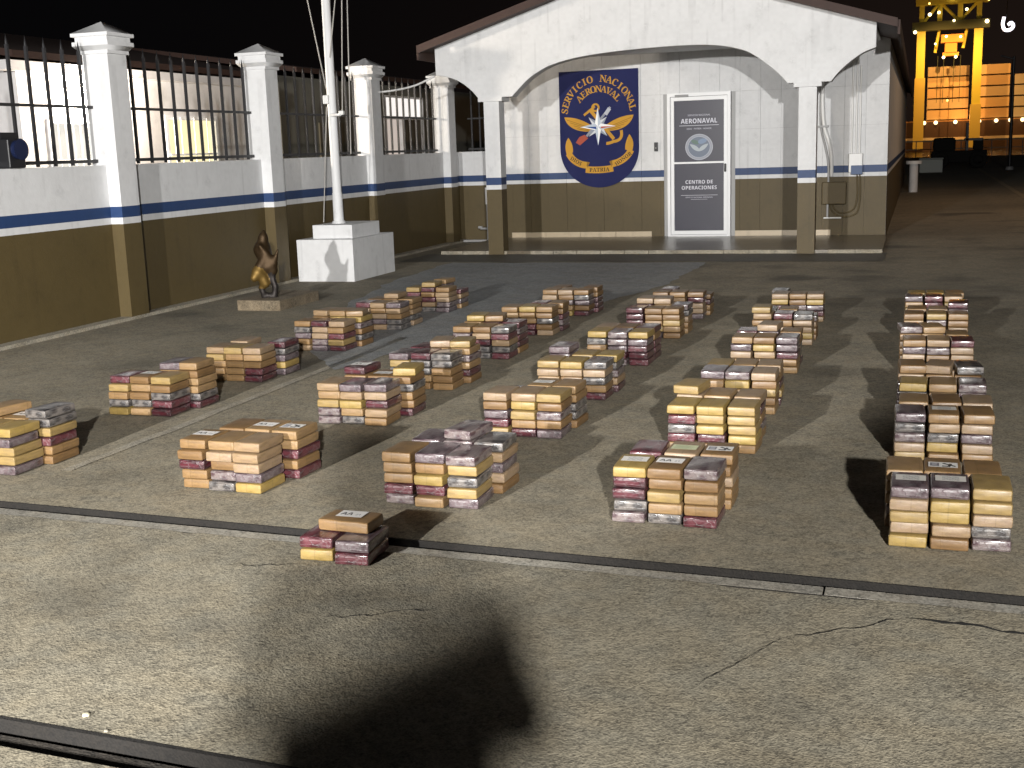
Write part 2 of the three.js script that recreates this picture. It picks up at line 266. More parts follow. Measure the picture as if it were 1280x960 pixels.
  // roof: two sheets, barge boards and eave boards
  for (const [sgn, xe] of [[-1, -6.47], [1, -0.29]]) {
    const y0 = roofY(xe), y1 = roofY(XM), sh = new THREE.Shape([[xe, y0 - 0.055], [XM, y1 - 0.055], [XM, y1], [xe, y0]].map((p) => new THREE.Vector2(...p)));
    const g = new THREE.ExtrudeGeometry(sh, { depth: 41.3 - 15.42, bevelEnabled: false }); g.translate(0, 0, -41.3); const roof = part('roof_slope', uvm(g), M.roof, b);
    const bs = new THREE.Shape([[xe, y0 - 0.09], [XM, y1 - 0.09], [XM, y1 + 0.012], [xe, y0 + 0.012]].map((p) => new THREE.Vector2(...p)));
    const bg = new THREE.ExtrudeGeometry(bs, { depth: 0.03, bevelEnabled: false }); bg.translate(0, 0, -15.415); part('barge_board', uvm(bg), M.roof, roof);
    part('eave_board', bx(xe - 0.03 * sgn * -1, xe, y0 - 0.17, y0 - 0.002, -15.46, -41.3), M.roof, roof);
  }
}
{ // glazed door with the printed panel
  const d = thing('glazed_door', 'white framed glass door covered by a dark navy printed panel', 'door', [-3.14, 0.046, ZF + 0.002]);
  const jamb = (x0, x1, y0, y1, z1 = 0.05) => bx(x0, x1, y0, y1, -0.06, z1);
  part('jamb', jamb(-0.475, -0.43, 0, 2.13), M.door, d); part('jamb', jamb(0.43, 0.475, 0, 2.13), M.door, d); part('head', jamb(-0.43, 0.43, 2.08, 2.13), M.door, d); part('threshold', jamb(-0.43, 0.43, 0, 0.025, 0.06), M.door, d);
  const leaf = part('door_leaf', [bx(-0.425, -0.375, 0.03, 2.075, -0.04, 0.03), bx(0.375, 0.425, 0.03, 2.075, -0.04, 0.03), bx(-0.375, 0.375, 2.02, 2.075, -0.04, 0.03), bx(-0.375, 0.375, 0.03, 0.085, -0.04, 0.03)], M.door, d);
  part('push_bar', [bx(-0.375, 0.375, 1.09, 1.118, 0.0, 0.045)], M.door, leaf);
  part('handle', [rbox(0.028, 0.12, 0.05, 0.008, 0.4, 1.02, 0.05)], M.black, leaf);
  part('door_closer', [rbox(0.2, 0.035, 0.04, 0.006, -0.25, 2.09, 0.065)], M.grey, d);
  const cv = document.createElement('canvas'); cv.width = 512; cv.height = 1424; const c = cv.getContext('2d');
  c.fillStyle = '#1b1a31'; c.fillRect(0, 0, 512, 1424);
  c.fillStyle = '#cfd0dc'; c.textAlign = 'center';
  c.font = '25px sans-serif'; c.fillText('SERVICIO NACIONAL', 256, 168);
  c.font = 'bold 70px sans-serif'; c.fillText('AERONAVAL', 256, 246, 375);
  c.fillRect(52, 268, 408, 5);
  c.font = '24px sans-serif'; c.fillText('DIOS · PATRIA · HONOR', 256, 314);
  c.fillStyle = '#8f93a0'; c.beginPath(); c.arc(256, 505, 142, 0, 7); c.fill();
  c.fillStyle = '#5d6a7e'; c.beginPath(); c.arc(256, 505, 118, 0, 7); c.fill();
  c.strokeStyle = '#b9bcc6'; c.lineWidth = 5; c.beginPath(); c.arc(256, 505, 138, 0, 7); c.stroke(); c.beginPath(); c.arc(256, 505, 114, 0, 7); c.stroke();
  c.fillStyle = '#a9b2b8'; c.beginPath(); c.moveTo(160, 470); c.quadraticCurveTo(230, 480, 256, 525); c.quadraticCurveTo(282, 480, 352, 470); c.quadraticCurveTo(320, 545, 256, 552); c.quadraticCurveTo(192, 545, 160, 470); c.fill();
  c.fillStyle = '#4d6b5e'; c.beginPath(); c.ellipse(215, 450, 42, 22, 0.4, 0, 7); c.fill(); c.fillStyle = '#6f86a4'; c.beginPath(); c.ellipse(290, 442, 46, 26, -0.3, 0, 7); c.fill();
  c.fillStyle = '#d2d2dc'; c.font = 'bold 54px sans-serif'; c.fillText('CENTRO DE', 256, 905, 290); c.fillText('OPERACIONES', 256, 968, 370);
  c.fillRect(66, 1030, 380, 4); c.font = '19px sans-serif'; c.fillText('SERVICIO NACIONAL AERONAVAL', 256, 1062); c.fillRect(170, 1076, 172, 3);
  const t = new THREE.CanvasTexture(cv); t.colorSpace = THREE.SRGBColorSpace;
  const pg = new THREE.PlaneGeometry(0.75, 1.935); pg.translate(0, 1.0525, 0.006);
  part('printed_panel', pg, new THREE.MeshPhysicalMaterial({ map: t, roughness: 0.4, clearcoat: 0.5, clearcoatRoughness: 0.1 }), leaf);
  part('panel_backing', bx(-0.375, 0.375, 0.085, 2.02, -0.02, 0.002), M.black, leaf);
}
{ // painted shield board
  const cv = document.createElement('canvas'); cv.width = 1024; cv.height = 1448; const c = cv.getContext('2d'), gold = '#c08f2e';
  c.fillStyle = '#06124c'; c.fillRect(0, 0, 1024, 1448);
  c.fillStyle = gold; c.textAlign = 'center'; c.textBaseline = 'middle';
  const arc = (txt, cx, cy, r, a0, a1, size, sx = 1) => { c.font = `bold ${size}px serif`; [...txt].forEach((ch, i) => { const a = a0 + ((a1 - a0) * (i + 0.5)) / txt.length; c.save(); c.translate(cx + r * Math.sin(a) * sx, cy - r * Math.cos(a)); c.rotate(a * 0.94); c.fillText(ch, 0, 0); c.restore(); }); };
  arc('SERVICIO', 512, 545, 445, -1.52, -0.16, 118); arc('NACIONAL', 512, 545, 445, 0.06, 1.5, 118);
  arc('AERONAVAL', 512, 545, 318, -0.98, 1.0, 112);
  // wings
  const wing = (s) => { c.beginPath(); c.moveTo(512 + s * 70, 690); c.quadraticCurveTo(512 + s * 250, 560, 512 + s * 450, 560); c.quadraticCurveTo(512 + s * 420, 690, 512 + s * 250, 735); c.quadraticCurveTo(512 + s * 130, 760, 512 + s * 70, 735); c.fill(); };
  wing(-1); wing(1); c.strokeStyle = '#8a651c'; c.lineWidth = 7; for (const s of [-1, 1]) for (let i = 0; i < 4; i++) { c.beginPath(); c.moveTo(512 + s * 120, 700 + i * 14); c.lineTo(512 + s * (420 - i * 45), 592 + i * 38); c.stroke(); }
  // anchor, from the crown at upper left to the flukes at lower right
  c.strokeStyle = gold; c.lineWidth = 44; c.beginPath(); c.moveTo(400, 480); c.lineTo(705, 850); c.stroke(); c.lineWidth = 24; c.beginPath(); c.arc(472, 455, 42, 0, 7); c.stroke(); c.lineWidth = 30; c.beginPath(); c.moveTo(320, 545); c.lineTo(465, 440); c.stroke();
  c.lineWidth = 38; c.beginPath(); c.moveTo(800, 745); c.quadraticCurveTo(830, 870, 700, 880); c.quadraticCurveTo(640, 905, 605, 900); c.stroke();
  // rifle
  c.strokeStyle = '#8f939c'; c.lineWidth = 30; c.beginPath(); c.moveTo(665, 455); c.lineTo(350, 805); c.stroke(); c.strokeStyle = '#b9bcc4'; c.lineWidth = 48; c.beginPath(); c.moveTo(655, 470); c.lineTo(600, 545); c.stroke();
  c.fillStyle = '#a8503c'; c.beginPath(); c.moveTo(325, 785); c.lineTo(372, 830); c.lineTo(262, 915); c.lineTo(205, 880); c.lineTo(255, 810); c.fill();
  // compass star
  const star = (r1, r2, a0, ca, cb) => { for (let i = 0; i < 4; i++) { const a = a0 + (i * Math.PI) / 2; for (const [d, col] of [[-1, ca], [1, cb]]) { c.fillStyle = col; c.beginPath(); c.moveTo(500, 690); c.lineTo(500 + r1 * Math.sin(a), 690 - r1 * Math.cos(a)); c.lineTo(500 + r2 * Math.sin(a + (d * Math.PI) / 4), 690 - r2 * Math.cos(a + (d * Math.PI) / 4)); c.fill(); } } };
  star(170, 60, Math.PI / 4, '#cfd2d8', '#8e97a5'); star(235, 55, 0, '#f4f5f6', '#b9c4d2');
  c.fillStyle = '#b2472f'; c.beginPath(); c.moveTo(540, 690); c.lineTo(720, 690); c.lineTo(540, 712); c.fill(); c.fillStyle = '#23468a'; c.beginPath(); c.moveTo(330, 690); c.lineTo(480, 690); c.lineTo(480, 722); c.fill();
  // ribbon
  c.fillStyle = gold; c.beginPath(); c.moveTo(110, 815); c.quadraticCurveTo(40, 900, 85, 1030); c.lineTo(165, 1000); c.quadraticCurveTo(180, 910, 110, 815); c.fill();
  c.beginPath(); c.moveTo(905, 795); c.quadraticCurveTo(985, 890, 935, 1010); c.lineTo(850, 985); c.quadraticCurveTo(840, 900, 905, 795); c.fill();
  c.strokeStyle = gold; c.lineWidth = 84; c.beginPath(); c.moveTo(108, 1010); c.quadraticCurveTo(180, 1150, 345, 1165); c.stroke(); c.beginPath(); c.moveTo(925, 990); c.quadraticCurveTo(850, 1130, 680, 1155); c.stroke();
  c.beginPath(); c.moveTo(330, 1218); c.quadraticCurveTo(512, 1240, 690, 1210); c.stroke(); c.fillStyle = '#8a651c'; c.beginPath(); c.moveTo(345, 1120); c.lineTo(388, 1130); c.lineTo(352, 1200); c.fill(); c.beginPath(); c.moveTo(680, 1110); c.lineTo(640, 1125); c.lineTo(672, 1200); c.fill();
  c.fillStyle = '#1a1a20'; const ang = (txt, x, y, a, s) => { c.save(); c.translate(x, y); c.rotate(a); c.font = `bold ${s}px serif`; c.fillText(txt, 0, 0); c.restore(); };
  ang('DIOS', 205, 1110, 0.55, 66); ang('PATRIA', 510, 1226, -0.01, 68); ang('HONOR', 822, 1098, -0.6, 64);
  const t = new THREE.CanvasTexture(cv); t.colorSpace = THREE.SRGBColorSpace;
  const W = 1.245, H = 1.765, s = new THREE.Shape(); s.moveTo(-W / 2, H); s.lineTo(-W / 2, 0.6); s.bezierCurveTo(-W / 2, 0.22, -0.3, 0, 0, 0); s.bezierCurveTo(0.3, 0, W / 2, 0.22, W / 2, 0.6); s.lineTo(W / 2, H); s.lineTo(-W / 2, H);
  const em = thing('shield_emblem', 'dark blue painted shield board with gold lettering, wings and white compass star', 'emblem', [-4.68, 0.812, ZF + 0.006]);
  const g = new THREE.ShapeGeometry(s, 32), p = g.attributes.position, uv = g.attributes.uv; for (let i = 0; i < p.count; i++) uv.setXY(i, p.getX(i) / W + 0.5, p.getY(i) / H); g.translate(0, 0, 0.024);
  part('painted_face', g, new THREE.MeshPhysicalMaterial({ map: t, roughness: 0.8, bumpMap: pBump, bumpScale: 0.0004 }), em);
  const eg = new THREE.ExtrudeGeometry(s, { depth: 0.02, bevelEnabled: false, curveSegments: 32 }); part('board', eg, std(0.01, 0.02, 0.07), em);
}
{ // small fittings of the porch
  const k = thing('door_intercom', 'small black intercom box on white wall beside door', 'intercom', [-3.793, 1.335, ZF + 0.001]); part('housing', rbox(0.055, 0.135, 0.03, 0.006, 0, 0.067, 0.017), M.black, k); part('button', rbox(0.02, 0.02, 0.008, 0.003, 0, 0.05, 0.035), M.grey, k);
  const e = thing('electrical_box', 'white electrical box with conduits on the blue stripe right of the porch', 'electrical box', [-0.865, 0, ZF + 0.001]);
  part('box', rbox(0.19, 0.27, 0.09, 0.01, 0, 1.085, 0.048), M.plastic, e); part('breaker', rbox(0.16, 0.13, 0.05, 0.008, 0.02, 0.985, 0.11), std(0.12, 0.16, 0.26), e);
  for (const [x, a, b2] of [[-0.06, 1.2, 2.62], [0.0, 1.2, 2.62], [0.05, 1.2, 2.45]]) part('conduit', rod([x, a, 0.03], [x, b2, 0.03], 0.013), M.plastic, e);
  part('cable', tube([[0.06, 0.96, 0.04], [0.07, 0.6, 0.05], [0.02, 0.36, 0.06], [-0.2, 0.32, 0.05], [-0.33, 0.42, 0.04], [-0.35, 0.5, 0.03]], 0.01), M.olive, e); part('cable', tube([[0.02, 0.96, 0.04], [0.03, 0.6, 0.05], [-0.02, 0.42, 0.06], [-0.2, 0.37, 0.05], [-0.3, 0.46, 0.04], [-0.32, 0.6, 0.03]], 0.01), M.olive, e);
  part('lower_box', rbox(0.34, 0.32, 0.12, 0.012, -0.29, 0.66, 0.065), M.olive, e);
  const c = thing('curved_conduit', 'white curved conduit hanging behind the porch pillar nearest the dark lane', 'conduit', [0, 0, ZF]);
  part('pipe', tube([[-1.34, 2.6, 0.05], [-1.34, 1.9, 0.05], [-1.31, 1.6, 0.06], [-1.23, 1.35, 0.06], [-1.2, 1.1, 0.06], [-1.2, 0.9, 0.05]], 0.026, 40, 8), M.plastic, c); part('pipe', tube([[-1.36, 2.6, 0.03], [-1.36, 1.6, 0.03], [-1.3, 1.35, 0.04], [-1.25, 1.1, 0.04], [-1.25, 0.3, 0.04]], 0.016, 40, 8), M.grey, c);
  part('pipe_clip', bx(-1.4, -1.26, 1.6, 1.63, 0.02, 0.09), M.grey, c); part('tap_pipe', rod([-1.3, 0.3, 0.06], [-1.05, 0.3, 0.06], 0.012), M.plastic, c);
  const w = thing('stand_pipe', 'white plastic stand pipe with taps beside the left porch corner', 'pipe', [-6.42, 0, -17.9]);
  part('riser', rod([0, 0.02, 0.04], [0, 0.62, 0.04], 0.024), M.grey, w); part('sleeve', rod([0, 0.6, 0.04], [0, 0.86, 0.04], 0.036), M.plastic, w); part('branch', rod([-0.13, 0.22, 0.04], [0, 0.22, 0.04], 0.018), M.grey, w); part('tap', rbox(0.07, 0.04, 0.05, 0.008, -0.13, 0.24, 0.04), M.grey, w); part('floor_pipe', rod([-0.4, 0.03, 0.1], [0, 0.03, 0.06], 0.022), M.grey, w);
  const l = thing('junction_box', 'small white junction boxes with a cable at the porch corner', 'junction box', [-6.3, 1.62, ZF + 0.003]); part('box', rbox(0.09, 0.12, 0.06, 0.01, 0, 0.15, 0.032), M.plastic, l); part('box', rbox(0.07, 0.08, 0.05, 0.008, 0.02, 0.01, 0.027), M.grey, l); part('cable', tube([[0, 0.2, 0.03], [-0.03, 0.5, 0.04], [-0.06, 0.8, 0.1]], 0.012), M.plastic, l);
}
// ---------------------------------------------------------------- flagpole on its white block, statue
{
  const p = thing('flagpole', 'white flagpole standing on a stepped white block with grey ropes', 'flagpole', [-6.49, 0, -12.95]);
  part('lower_block', bx(-0.36, 0.36, -0.05, 0.485, -0.62, 0.52), M.white, p); part('upper_block', bx(-0.24, 0.27, 0.485, 0.64, -0.42, 0.33), M.white, p);
  part('pole', [rod([-0.06, 0.64, 0.0], [-0.06, 1.0, 0.0], 0.062, 0.06, 14), rod([-0.06, 1.0, 0], [-0.06, 5.4, 0], 0.055, 0.048, 14)], M.white, p);
  part('pole_collar', rod([-0.06, 0.64, 0], [-0.06, 0.67, 0], 0.085, 0.075, 14), M.white, p);
  part('cleat', [rod([-0.06, 1.9, 0.05], [0.1, 1.9, 0.12], 0.018), rbox(0.06, 0.05, 0.05, 0.01, 0.12, 1.92, 0.12), rbox(0.07, 0.1, 0.07, 0.01, -0.1, 2.08, 0.05)], M.plastic, p);
  for (const [a, b2] of [[[-0.09, 2.2, 0.06], [-0.31, 3.6, 0.1]], [[-0.02, 2.55, 0.06], [0.22, 3.8, 0.1]], [[0.13, 1.92, 0.12], [0.24, 3.9, 0.1]], [[0.2, 1.45, 0.1], [0.29, 3.9, 0.1]], [[-0.1, 2.0, 0.06], [-0.2, 0.66, 0.12]]]) part('halyard', rod(a, b2, 0.007, 0.007, 5), M.rope, p);
  oneMesh('overhead_cable', 'pale cable sagging from wall pillar to porch eave', 'cable', tube([[-6.93, 2.24, -14.95], [-6.75, 2.27, -15.2], [-6.55, 2.34, -15.5], [-6.36, 2.46, -15.72]], 0.014, 16, 6), M.plastic);
}
function sdfMesh(bones, c, size, res, k = 0.03) { // bones: [a, b, ra, rb, colour]; smooth union of tapered capsules -> one surface with vertex colours
  const mc = new MarchingCubes(res, new THREE.MeshBasicMaterial(), false, false, 400000); mc.isolation = 0; const f = mc.field, n = res;
  const B = bones.map(([a, b, ra, rb, col]) => { const d = [b[0] - a[0], b[1] - a[1], b[2] - a[2]]; return { a, d, L: d[0] * d[0] + d[1] * d[1] + d[2] * d[2] || 1e-9, ra, rb, col }; });
  const dist = (q, x, y, z) => { const px = x - q.a[0], py = y - q.a[1], pz = z - q.a[2]; let t = (px * q.d[0] + py * q.d[1] + pz * q.d[2]) / q.L; t = t < 0 ? 0 : t > 1 ? 1 : t; return Math.hypot(px - t * q.d[0], py - t * q.d[1], pz - t * q.d[2]) - (q.ra + (q.rb - q.ra) * t); };
  const field = (x, y, z) => { let m = 1e3; for (const q of B) { const d = dist(q, x, y, z); const h = Math.max(0, k - Math.abs(m - d)) / k; m = Math.min(m, d) - h * h * k * 0.25; } return m; };
  for (let z = 0; z < n; z++) for (let y = 0; y < n; y++) for (let x = 0; x < n; x++) f[z * n * n + y * n + x] = -field(c[0] + ((x - n / 2) / (n / 2)) * size, c[1] + ((y - n / 2) / (n / 2)) * size, c[2] + ((z - n / 2) / (n / 2)) * size);
  mc.update(); const cnt = mc.count ?? mc.geometry.drawRange.count; const pos = new Float32Array(cnt * 3), col = new Float32Array(cnt * 3);
  for (let i = 0; i < cnt; i++) {
    const P = [0, 1, 2].map((j) => c[j] + mc.positionArray[i * 3 + j] * size); pos.set(P, i * 3);
    let best = 1e9, bc = B[0].col; for (const q of B) { const d = dist(q, ...P); if (d < best) { best = d; bc = q.col; } } col.set(bc, i * 3);
  }
  const g = new THREE.BufferGeometry(); g.setAttribute('position', new THREE.BufferAttribute(pos, 3)); g.setAttribute('color', new THREE.BufferAttribute(col, 3)); const w = mergeVertices(g, 1e-5); w.computeVertexNormals(); return w;
}
{
  const s = thing('bronze_statue', 'small bronze and gold statue on a low concrete block by the wall', 'statue', [-5.97, 0, -10.42]);
  part('block', [rbox(0.47, 0.15, 0.8, 0.012, 0, 0.025, 0.02)], M.stone, s);
  const br = [0.05, 0.03, 0.013], gd = [0.2, 0.125, 0.034], dk = [0.035, 0.03, 0.028];
  part('figure', sdfMesh([
    [[0.0, 0.24, 0.02], [-0.05, 0.36, 0.05], 0.045, 0.06, gd], [[-0.06, 0.34, 0.08], [-0.08, 0.3, 0.1], 0.05, 0.04, gd], [[-0.03, 0.42, 0.04], [0.02, 0.52, 0.0], 0.05, 0.03, br], [[0.02, 0.52, 0], [-0.02, 0.6, 0.04], 0.03, 0.02, br],
    [[0.02, 0.4, -0.02], [-0.05, 0.56, -0.05], 0.075, 0.085, br], [[-0.05, 0.56, -0.05], [-0.03, 0.68, -0.05], 0.08, 0.045, br], [[-0.03, 0.68, -0.05], [-0.02, 0.74, -0.05], 0.04, 0.014, br], [[0.06, 0.46, -0.02], [0.08, 0.36, -0.03], 0.05, 0.04, br], [[0.1, 0.44, -0.02], [0.14, 0.56, -0.03], 0.03, 0.01, br],
    [[-0.01, 0.28, 0.02], [-0.05, 0.19, 0.02], 0.032, 0.022, gd], [[-0.05, 0.19, 0.02], [-0.02, 0.11, 0.03], 0.022, 0.03, dk], [[0.05, 0.34, -0.02], [0.09, 0.2, -0.02], 0.036, 0.024, dk], [[0.09, 0.2, -0.02], [0.08, 0.11, -0.01], 0.024, 0.032, dk], [[0.02, 0.12, 0.02], [0.05, 0.11, 0], 0.03, 0.03, dk],
  ], [0.02, 0.42, 0], 0.36, 64, 0.035).translate(-0.03, 0, 0.2).scale(0.94, 1, 0.94), M.bronze, s);
}
// ---------------------------------------------------------------- the wrapped packages
const film = tileNoise(6, 31), film2 = tileNoise(13, 32), film3 = tileNoise(47, 33);
const crease = (u, v) => { const w = 0.12 * (film(v, u) - 0.5), a = Math.abs(film(u + w, v * 0.5 + w) - 0.5) * 2, b = Math.abs(film2(u * 0.54 + w, v * 0.31) - 0.5) * 2; return Math.max(0, 1 - a * 6) * 0.75 + Math.max(0, 1 - b * 6) * 0.45; };
const wrapBump = tex(256, (u, v) => 0.5 + 0.5 * crease(u, v) + 0.25 * (film2(v, u) - 0.5), false);
const tapeBump = tex(256, (u, v) => 0.5 + 0.35 * (film(u, v) - 0.5) + 0.3 * (film2(u, v) - 0.5) + (Math.abs(u - 0.36) < 0.006 ? 0.25 : 0) + (Math.abs(u - 0.78) < 0.005 ? 0.2 : 0), false);
const tape = (r, g, b, s) => tex(192, (u, v) => { const a = u + s * 0.137, c = v + s * 0.291; let k = 0.92 + 0.3 * (film(a, c) - 0.5) + 0.22 * (film3(a, c) - 0.5); if (Math.abs(((u + s * 0.31) % 1) - 0.4) < 0.012) k *= 0.82; return [r * k, g * k, b * k * (0.9 + 0.2 * film2(a, c))]; });
const wrap = (c0, c1, s, amt) => tex(192, (u, v) => { const a = (u + s * 0.21) % 1, b = (v + s * 0.43) % 1, m = Math.min(1, Math.max(0, (film(a, b * 0.5 + 0.2) - 0.38) * 3)), k = 0.85 + 0.4 * (film3(a, b) - 0.5), w = Math.min(0.85, crease(a, b) * amt); return [0, 1, 2].map((i) => (c0[i] + (c1[i] - c0[i]) * m) * k * (1 - w) + 0.22 * w); });
const pm = (map, bump, bs, o) => new THREE.MeshPhysicalMaterial({ map, bumpMap: bump, bumpScale: bs, roughness: 0.5, ...o });
const glossy = { roughness: 0.5, clearcoat: 0.2, clearcoatRoughness: 0.3 }, wet = { roughness: 0.42, clearcoat: 0.8, clearcoatRoughness: 0.14 };
const KIND = {
  T: [[0.215, 0.128, 0.054], [0.17, 0.097, 0.039], [0.25, 0.158, 0.074]].map((c, i) => pm(tape(...c, i), tapeBump, 0.0012, glossy)),
  Y: [[0.29, 0.2, 0.062], [0.265, 0.182, 0.07]].map((c, i) => pm(tape(...c, i + 3), tapeBump, 0.0012, glossy)),
  P: [[0.25, 0.168, 0.094], [0.27, 0.19, 0.118]].map((c, i) => pm(tape(...c, i + 5), tapeBump, 0.0014, glossy)),
  R: [[[0.06, 0.01, 0.016], [0.12, 0.03, 0.04]], [[0.085, 0.011, 0.02], [0.05, 0.015, 0.02]]].map((c, i) => pm(wrap(...c, i, 0.36), wrapBump, 0.003, wet)),
  S: [[[0.055, 0.032, 0.04], [0.15, 0.112, 0.12]], [[0.08, 0.045, 0.052], [0.19, 0.152, 0.148]], [[0.045, 0.04, 0.04], [0.17, 0.152, 0.14]]].map((c, i) => pm(wrap(...c, i + 2, 0.42), wrapBump, 0.003, wet)),
};
const WORD = { T: 'tan taped', Y: 'yellow taped', P: 'pale beige taped', R: 'maroon film wrapped', S: 'grey film wrapped' };
const PW = 0.131, PH = 0.0435, PD = 0.205;
const edge = (n) => ({ 4: [-1, -0.7, 0, 0.7, 1], 6: [-1, -0.92, -0.5, 0, 0.5, 0.92, 1], 8: [-1, -0.95, -0.62, -0.3, 0, 0.3, 0.62, 0.95, 1] })[n];
const packShapes = Array.from({ length: 10 }, (_, v) => { // a taped brick: rounded edges, slack faces, one or two knocked corners
  const g = new THREE.BoxGeometry(2, 2, 2, 6, 4, 8), p = g.attributes.position, r = rngOf(90 + v), rad = 0.0085, hx = PW / 2, hy = PH / 2, hz = PD / 2;
  const tx = 0.05 * (r() - 0.5), tz = 0.04 * (r() - 0.5), sk = 0.16 * (r() - 0.5), bulge = 0.0012 + 0.0022 * r(), dent = [r() > 0.5 ? 1 : -1, r() > 0.5 ? 1 : -1], dd = 0.004 + 0.006 * r();
  const rm = (t, a) => a[Math.round(((t + 1) / 2) * (a.length - 1))];
  for (let i = 0; i < p.count; i++) {
    const x = rm(p.getX(i), edge(6)) * hx, y = rm(p.getY(i), edge(4)) * hy, z = rm(p.getZ(i), edge(8)) * hz;
    const cx = Math.max(-hx + rad, Math.min(hx - rad, x)), cy = Math.max(-hy + rad, Math.min(hy - rad, y)), cz = Math.max(-hz + rad, Math.min(hz - rad, z));
    const d = new THREE.Vector3(x - cx, y - cy, z - cz); if (d.length() > 0) d.setLength(rad);
    let X = cx + d.x, Y = cy + d.y, Z = cz + d.z;
    const fx = 1 - (X / hx) ** 2, fy = 1 - (Y / hy) ** 2, fz = 1 - (Z / hz) ** 2;
    Y += Math.sign(Y) * (Y > 0 ? bulge : 0) * fx * fz * 0.6; X += Math.sign(X) * bulge * 0.7 * fy * fz; Z += Math.sign(Z) * bulge * 0.9 * fy * fx;
    const nz = 0.0016 * IN.noise(X * 28 + v * 3.7, Y * 30, Z * 24 + v); X += nz; Z += 0.0018 * IN.noise(X * 26, Y * 40 + v * 2.1, Z * 20); if (Y > 0) Y += 0.0012 * IN.noise(X * 22, v * 1.9, Z * 18);
    if (X * dent[0] > hx * 0.45 && Z * dent[1] > hz * 0.7 && Y > 0) Y -= dd * 0.5 * ((X * dent[0]) / hx) * ((Z * dent[1]) / hz - 0.6);
    p.setXYZ(i, X * (1 + (tx * Z) / PD) + sk * Y * 0.5, Y + hy, Z * (1 + (tz * X) / PW));
  }
  g.computeVertexNormals(); const n = g.attributes.normal, acc = new Map(), key = (i) => `${Math.round(p.getX(i) * 2e4)},${Math.round(p.getY(i) * 2e4)},${Math.round(p.getZ(i) * 2e4)}`;
  for (let i = 0; i < p.count; i++) { const k = key(i), a = acc.get(k) || new THREE.Vector3(); a.add(new THREE.Vector3().fromBufferAttribute(n, i)); acc.set(k, a); }
  for (let i = 0; i < p.count; i++) { const a = acc.get(key(i)).clone().normalize(); n.setXYZ(i, a.x, a.y, a.z); }
  return g;
});
const labelTex = [0, 1, 2, 3].map((k) => {
  const cv = document.createElement('canvas'); cv.width = 256; cv.height = 160; const c = cv.getContext('2d'); c.fillStyle = ['#e9e6e2', '#d9d6cf', '#c3c79f', '#e6e4e0'][k]; c.fillRect(0, 0, 256, 160); c.fillStyle = '#20222c';
  if (k === 0) { c.font = 'bold 92px sans-serif'; c.fillText('AA', 22, 112); c.fillStyle = '#8c8c96'; c.font = 'bold 50px sans-serif'; c.fillText('21', 168, 108); }
  if (k === 1) for (let i = 0; i < 9; i++) for (let x = 60; x < 200; x += 13) { c.fillStyle = '#7e8286'; if ((i * 7 + x) % 5) c.fillRect(x, 24 + i * 13, 9, 7); }
  if (k === 2) for (let i = 0; i < 8; i++) { c.fillStyle = '#8f9a72'; c.fillRect(26, 22 + i * 15, 120 + ((i * 37) % 80), 7); }
  if (k === 3) { c.lineWidth = 26; c.strokeStyle = '#16171c'; c.beginPath(); c.moveTo(128, 30); c.lineTo(236, 118); c.stroke(); c.beginPath(); c.moveTo(196, 40); c.lineTo(178, 128); c.lineTo(120, 122); c.stroke(); c.fillStyle = '#77777f'; c.fillRect(16, 26, 78, 104); c.fillStyle = '#c9c9cf'; c.fillRect(30, 44, 46, 18); c.fillRect(30, 84, 46, 18); }
  const t = new THREE.CanvasTexture(cv); t.colorSpace = THREE.SRGBColorSpace; return new THREE.MeshPhysicalMaterial({ map: t, roughness: 0.45, clearcoat: 0.5, clearcoatRoughness: 0.2 });
});
const labelGeo = new THREE.PlaneGeometry(0.104, 0.072); labelGeo.rotateX(-Math.PI / 2); labelGeo.translate(0, PH + 0.0042, 0);
const flapGeo = (() => { const g = new THREE.PlaneGeometry(0.075, 0.045, 8, 5), p = g.attributes.position; g.translate(-0.036, 0, 0); for (let i = 0; i < p.count; i++) { const x = p.getX(i), y = p.getY(i), t = -x / 0.075; p.setXYZ(i, x * 0.8, -0.04 * t * t * t + 0.012 * Math.sin(t * 3) + 0.007 * IN.noise(x * 70, y * 70, 3), y * (1 - 0.5 * t) + 0.01 * IN.noise(x * 40, 1, y * 40)); } g.computeVertexNormals(); return g; })();
const filmMat = new THREE.MeshPhysicalMaterial({ color: lin(0.42, 0.38, 0.36), roughness: 0.35, clearcoat: 0.6, side: THREE.DoubleSide });
const ROWX = [-4.43, -3.085, -2.08, -1.1, -0.065];                                            // wall-side edge of each row
const ROWZ = [[-4.41, -5.69, -6.71, -7.9, -8.95, -10.03], [-4.4, -5.7, -6.67, -7.76, -8.81, -9.91], [-4.38, -5.62, -6.53, -7.65, -8.81, -9.81], [-4.355, -5.48, -6.35, -7.53, -8.6, -9.75], [-4.3, -5.5, -6.2, -7.55, -8.7, -9.65]];
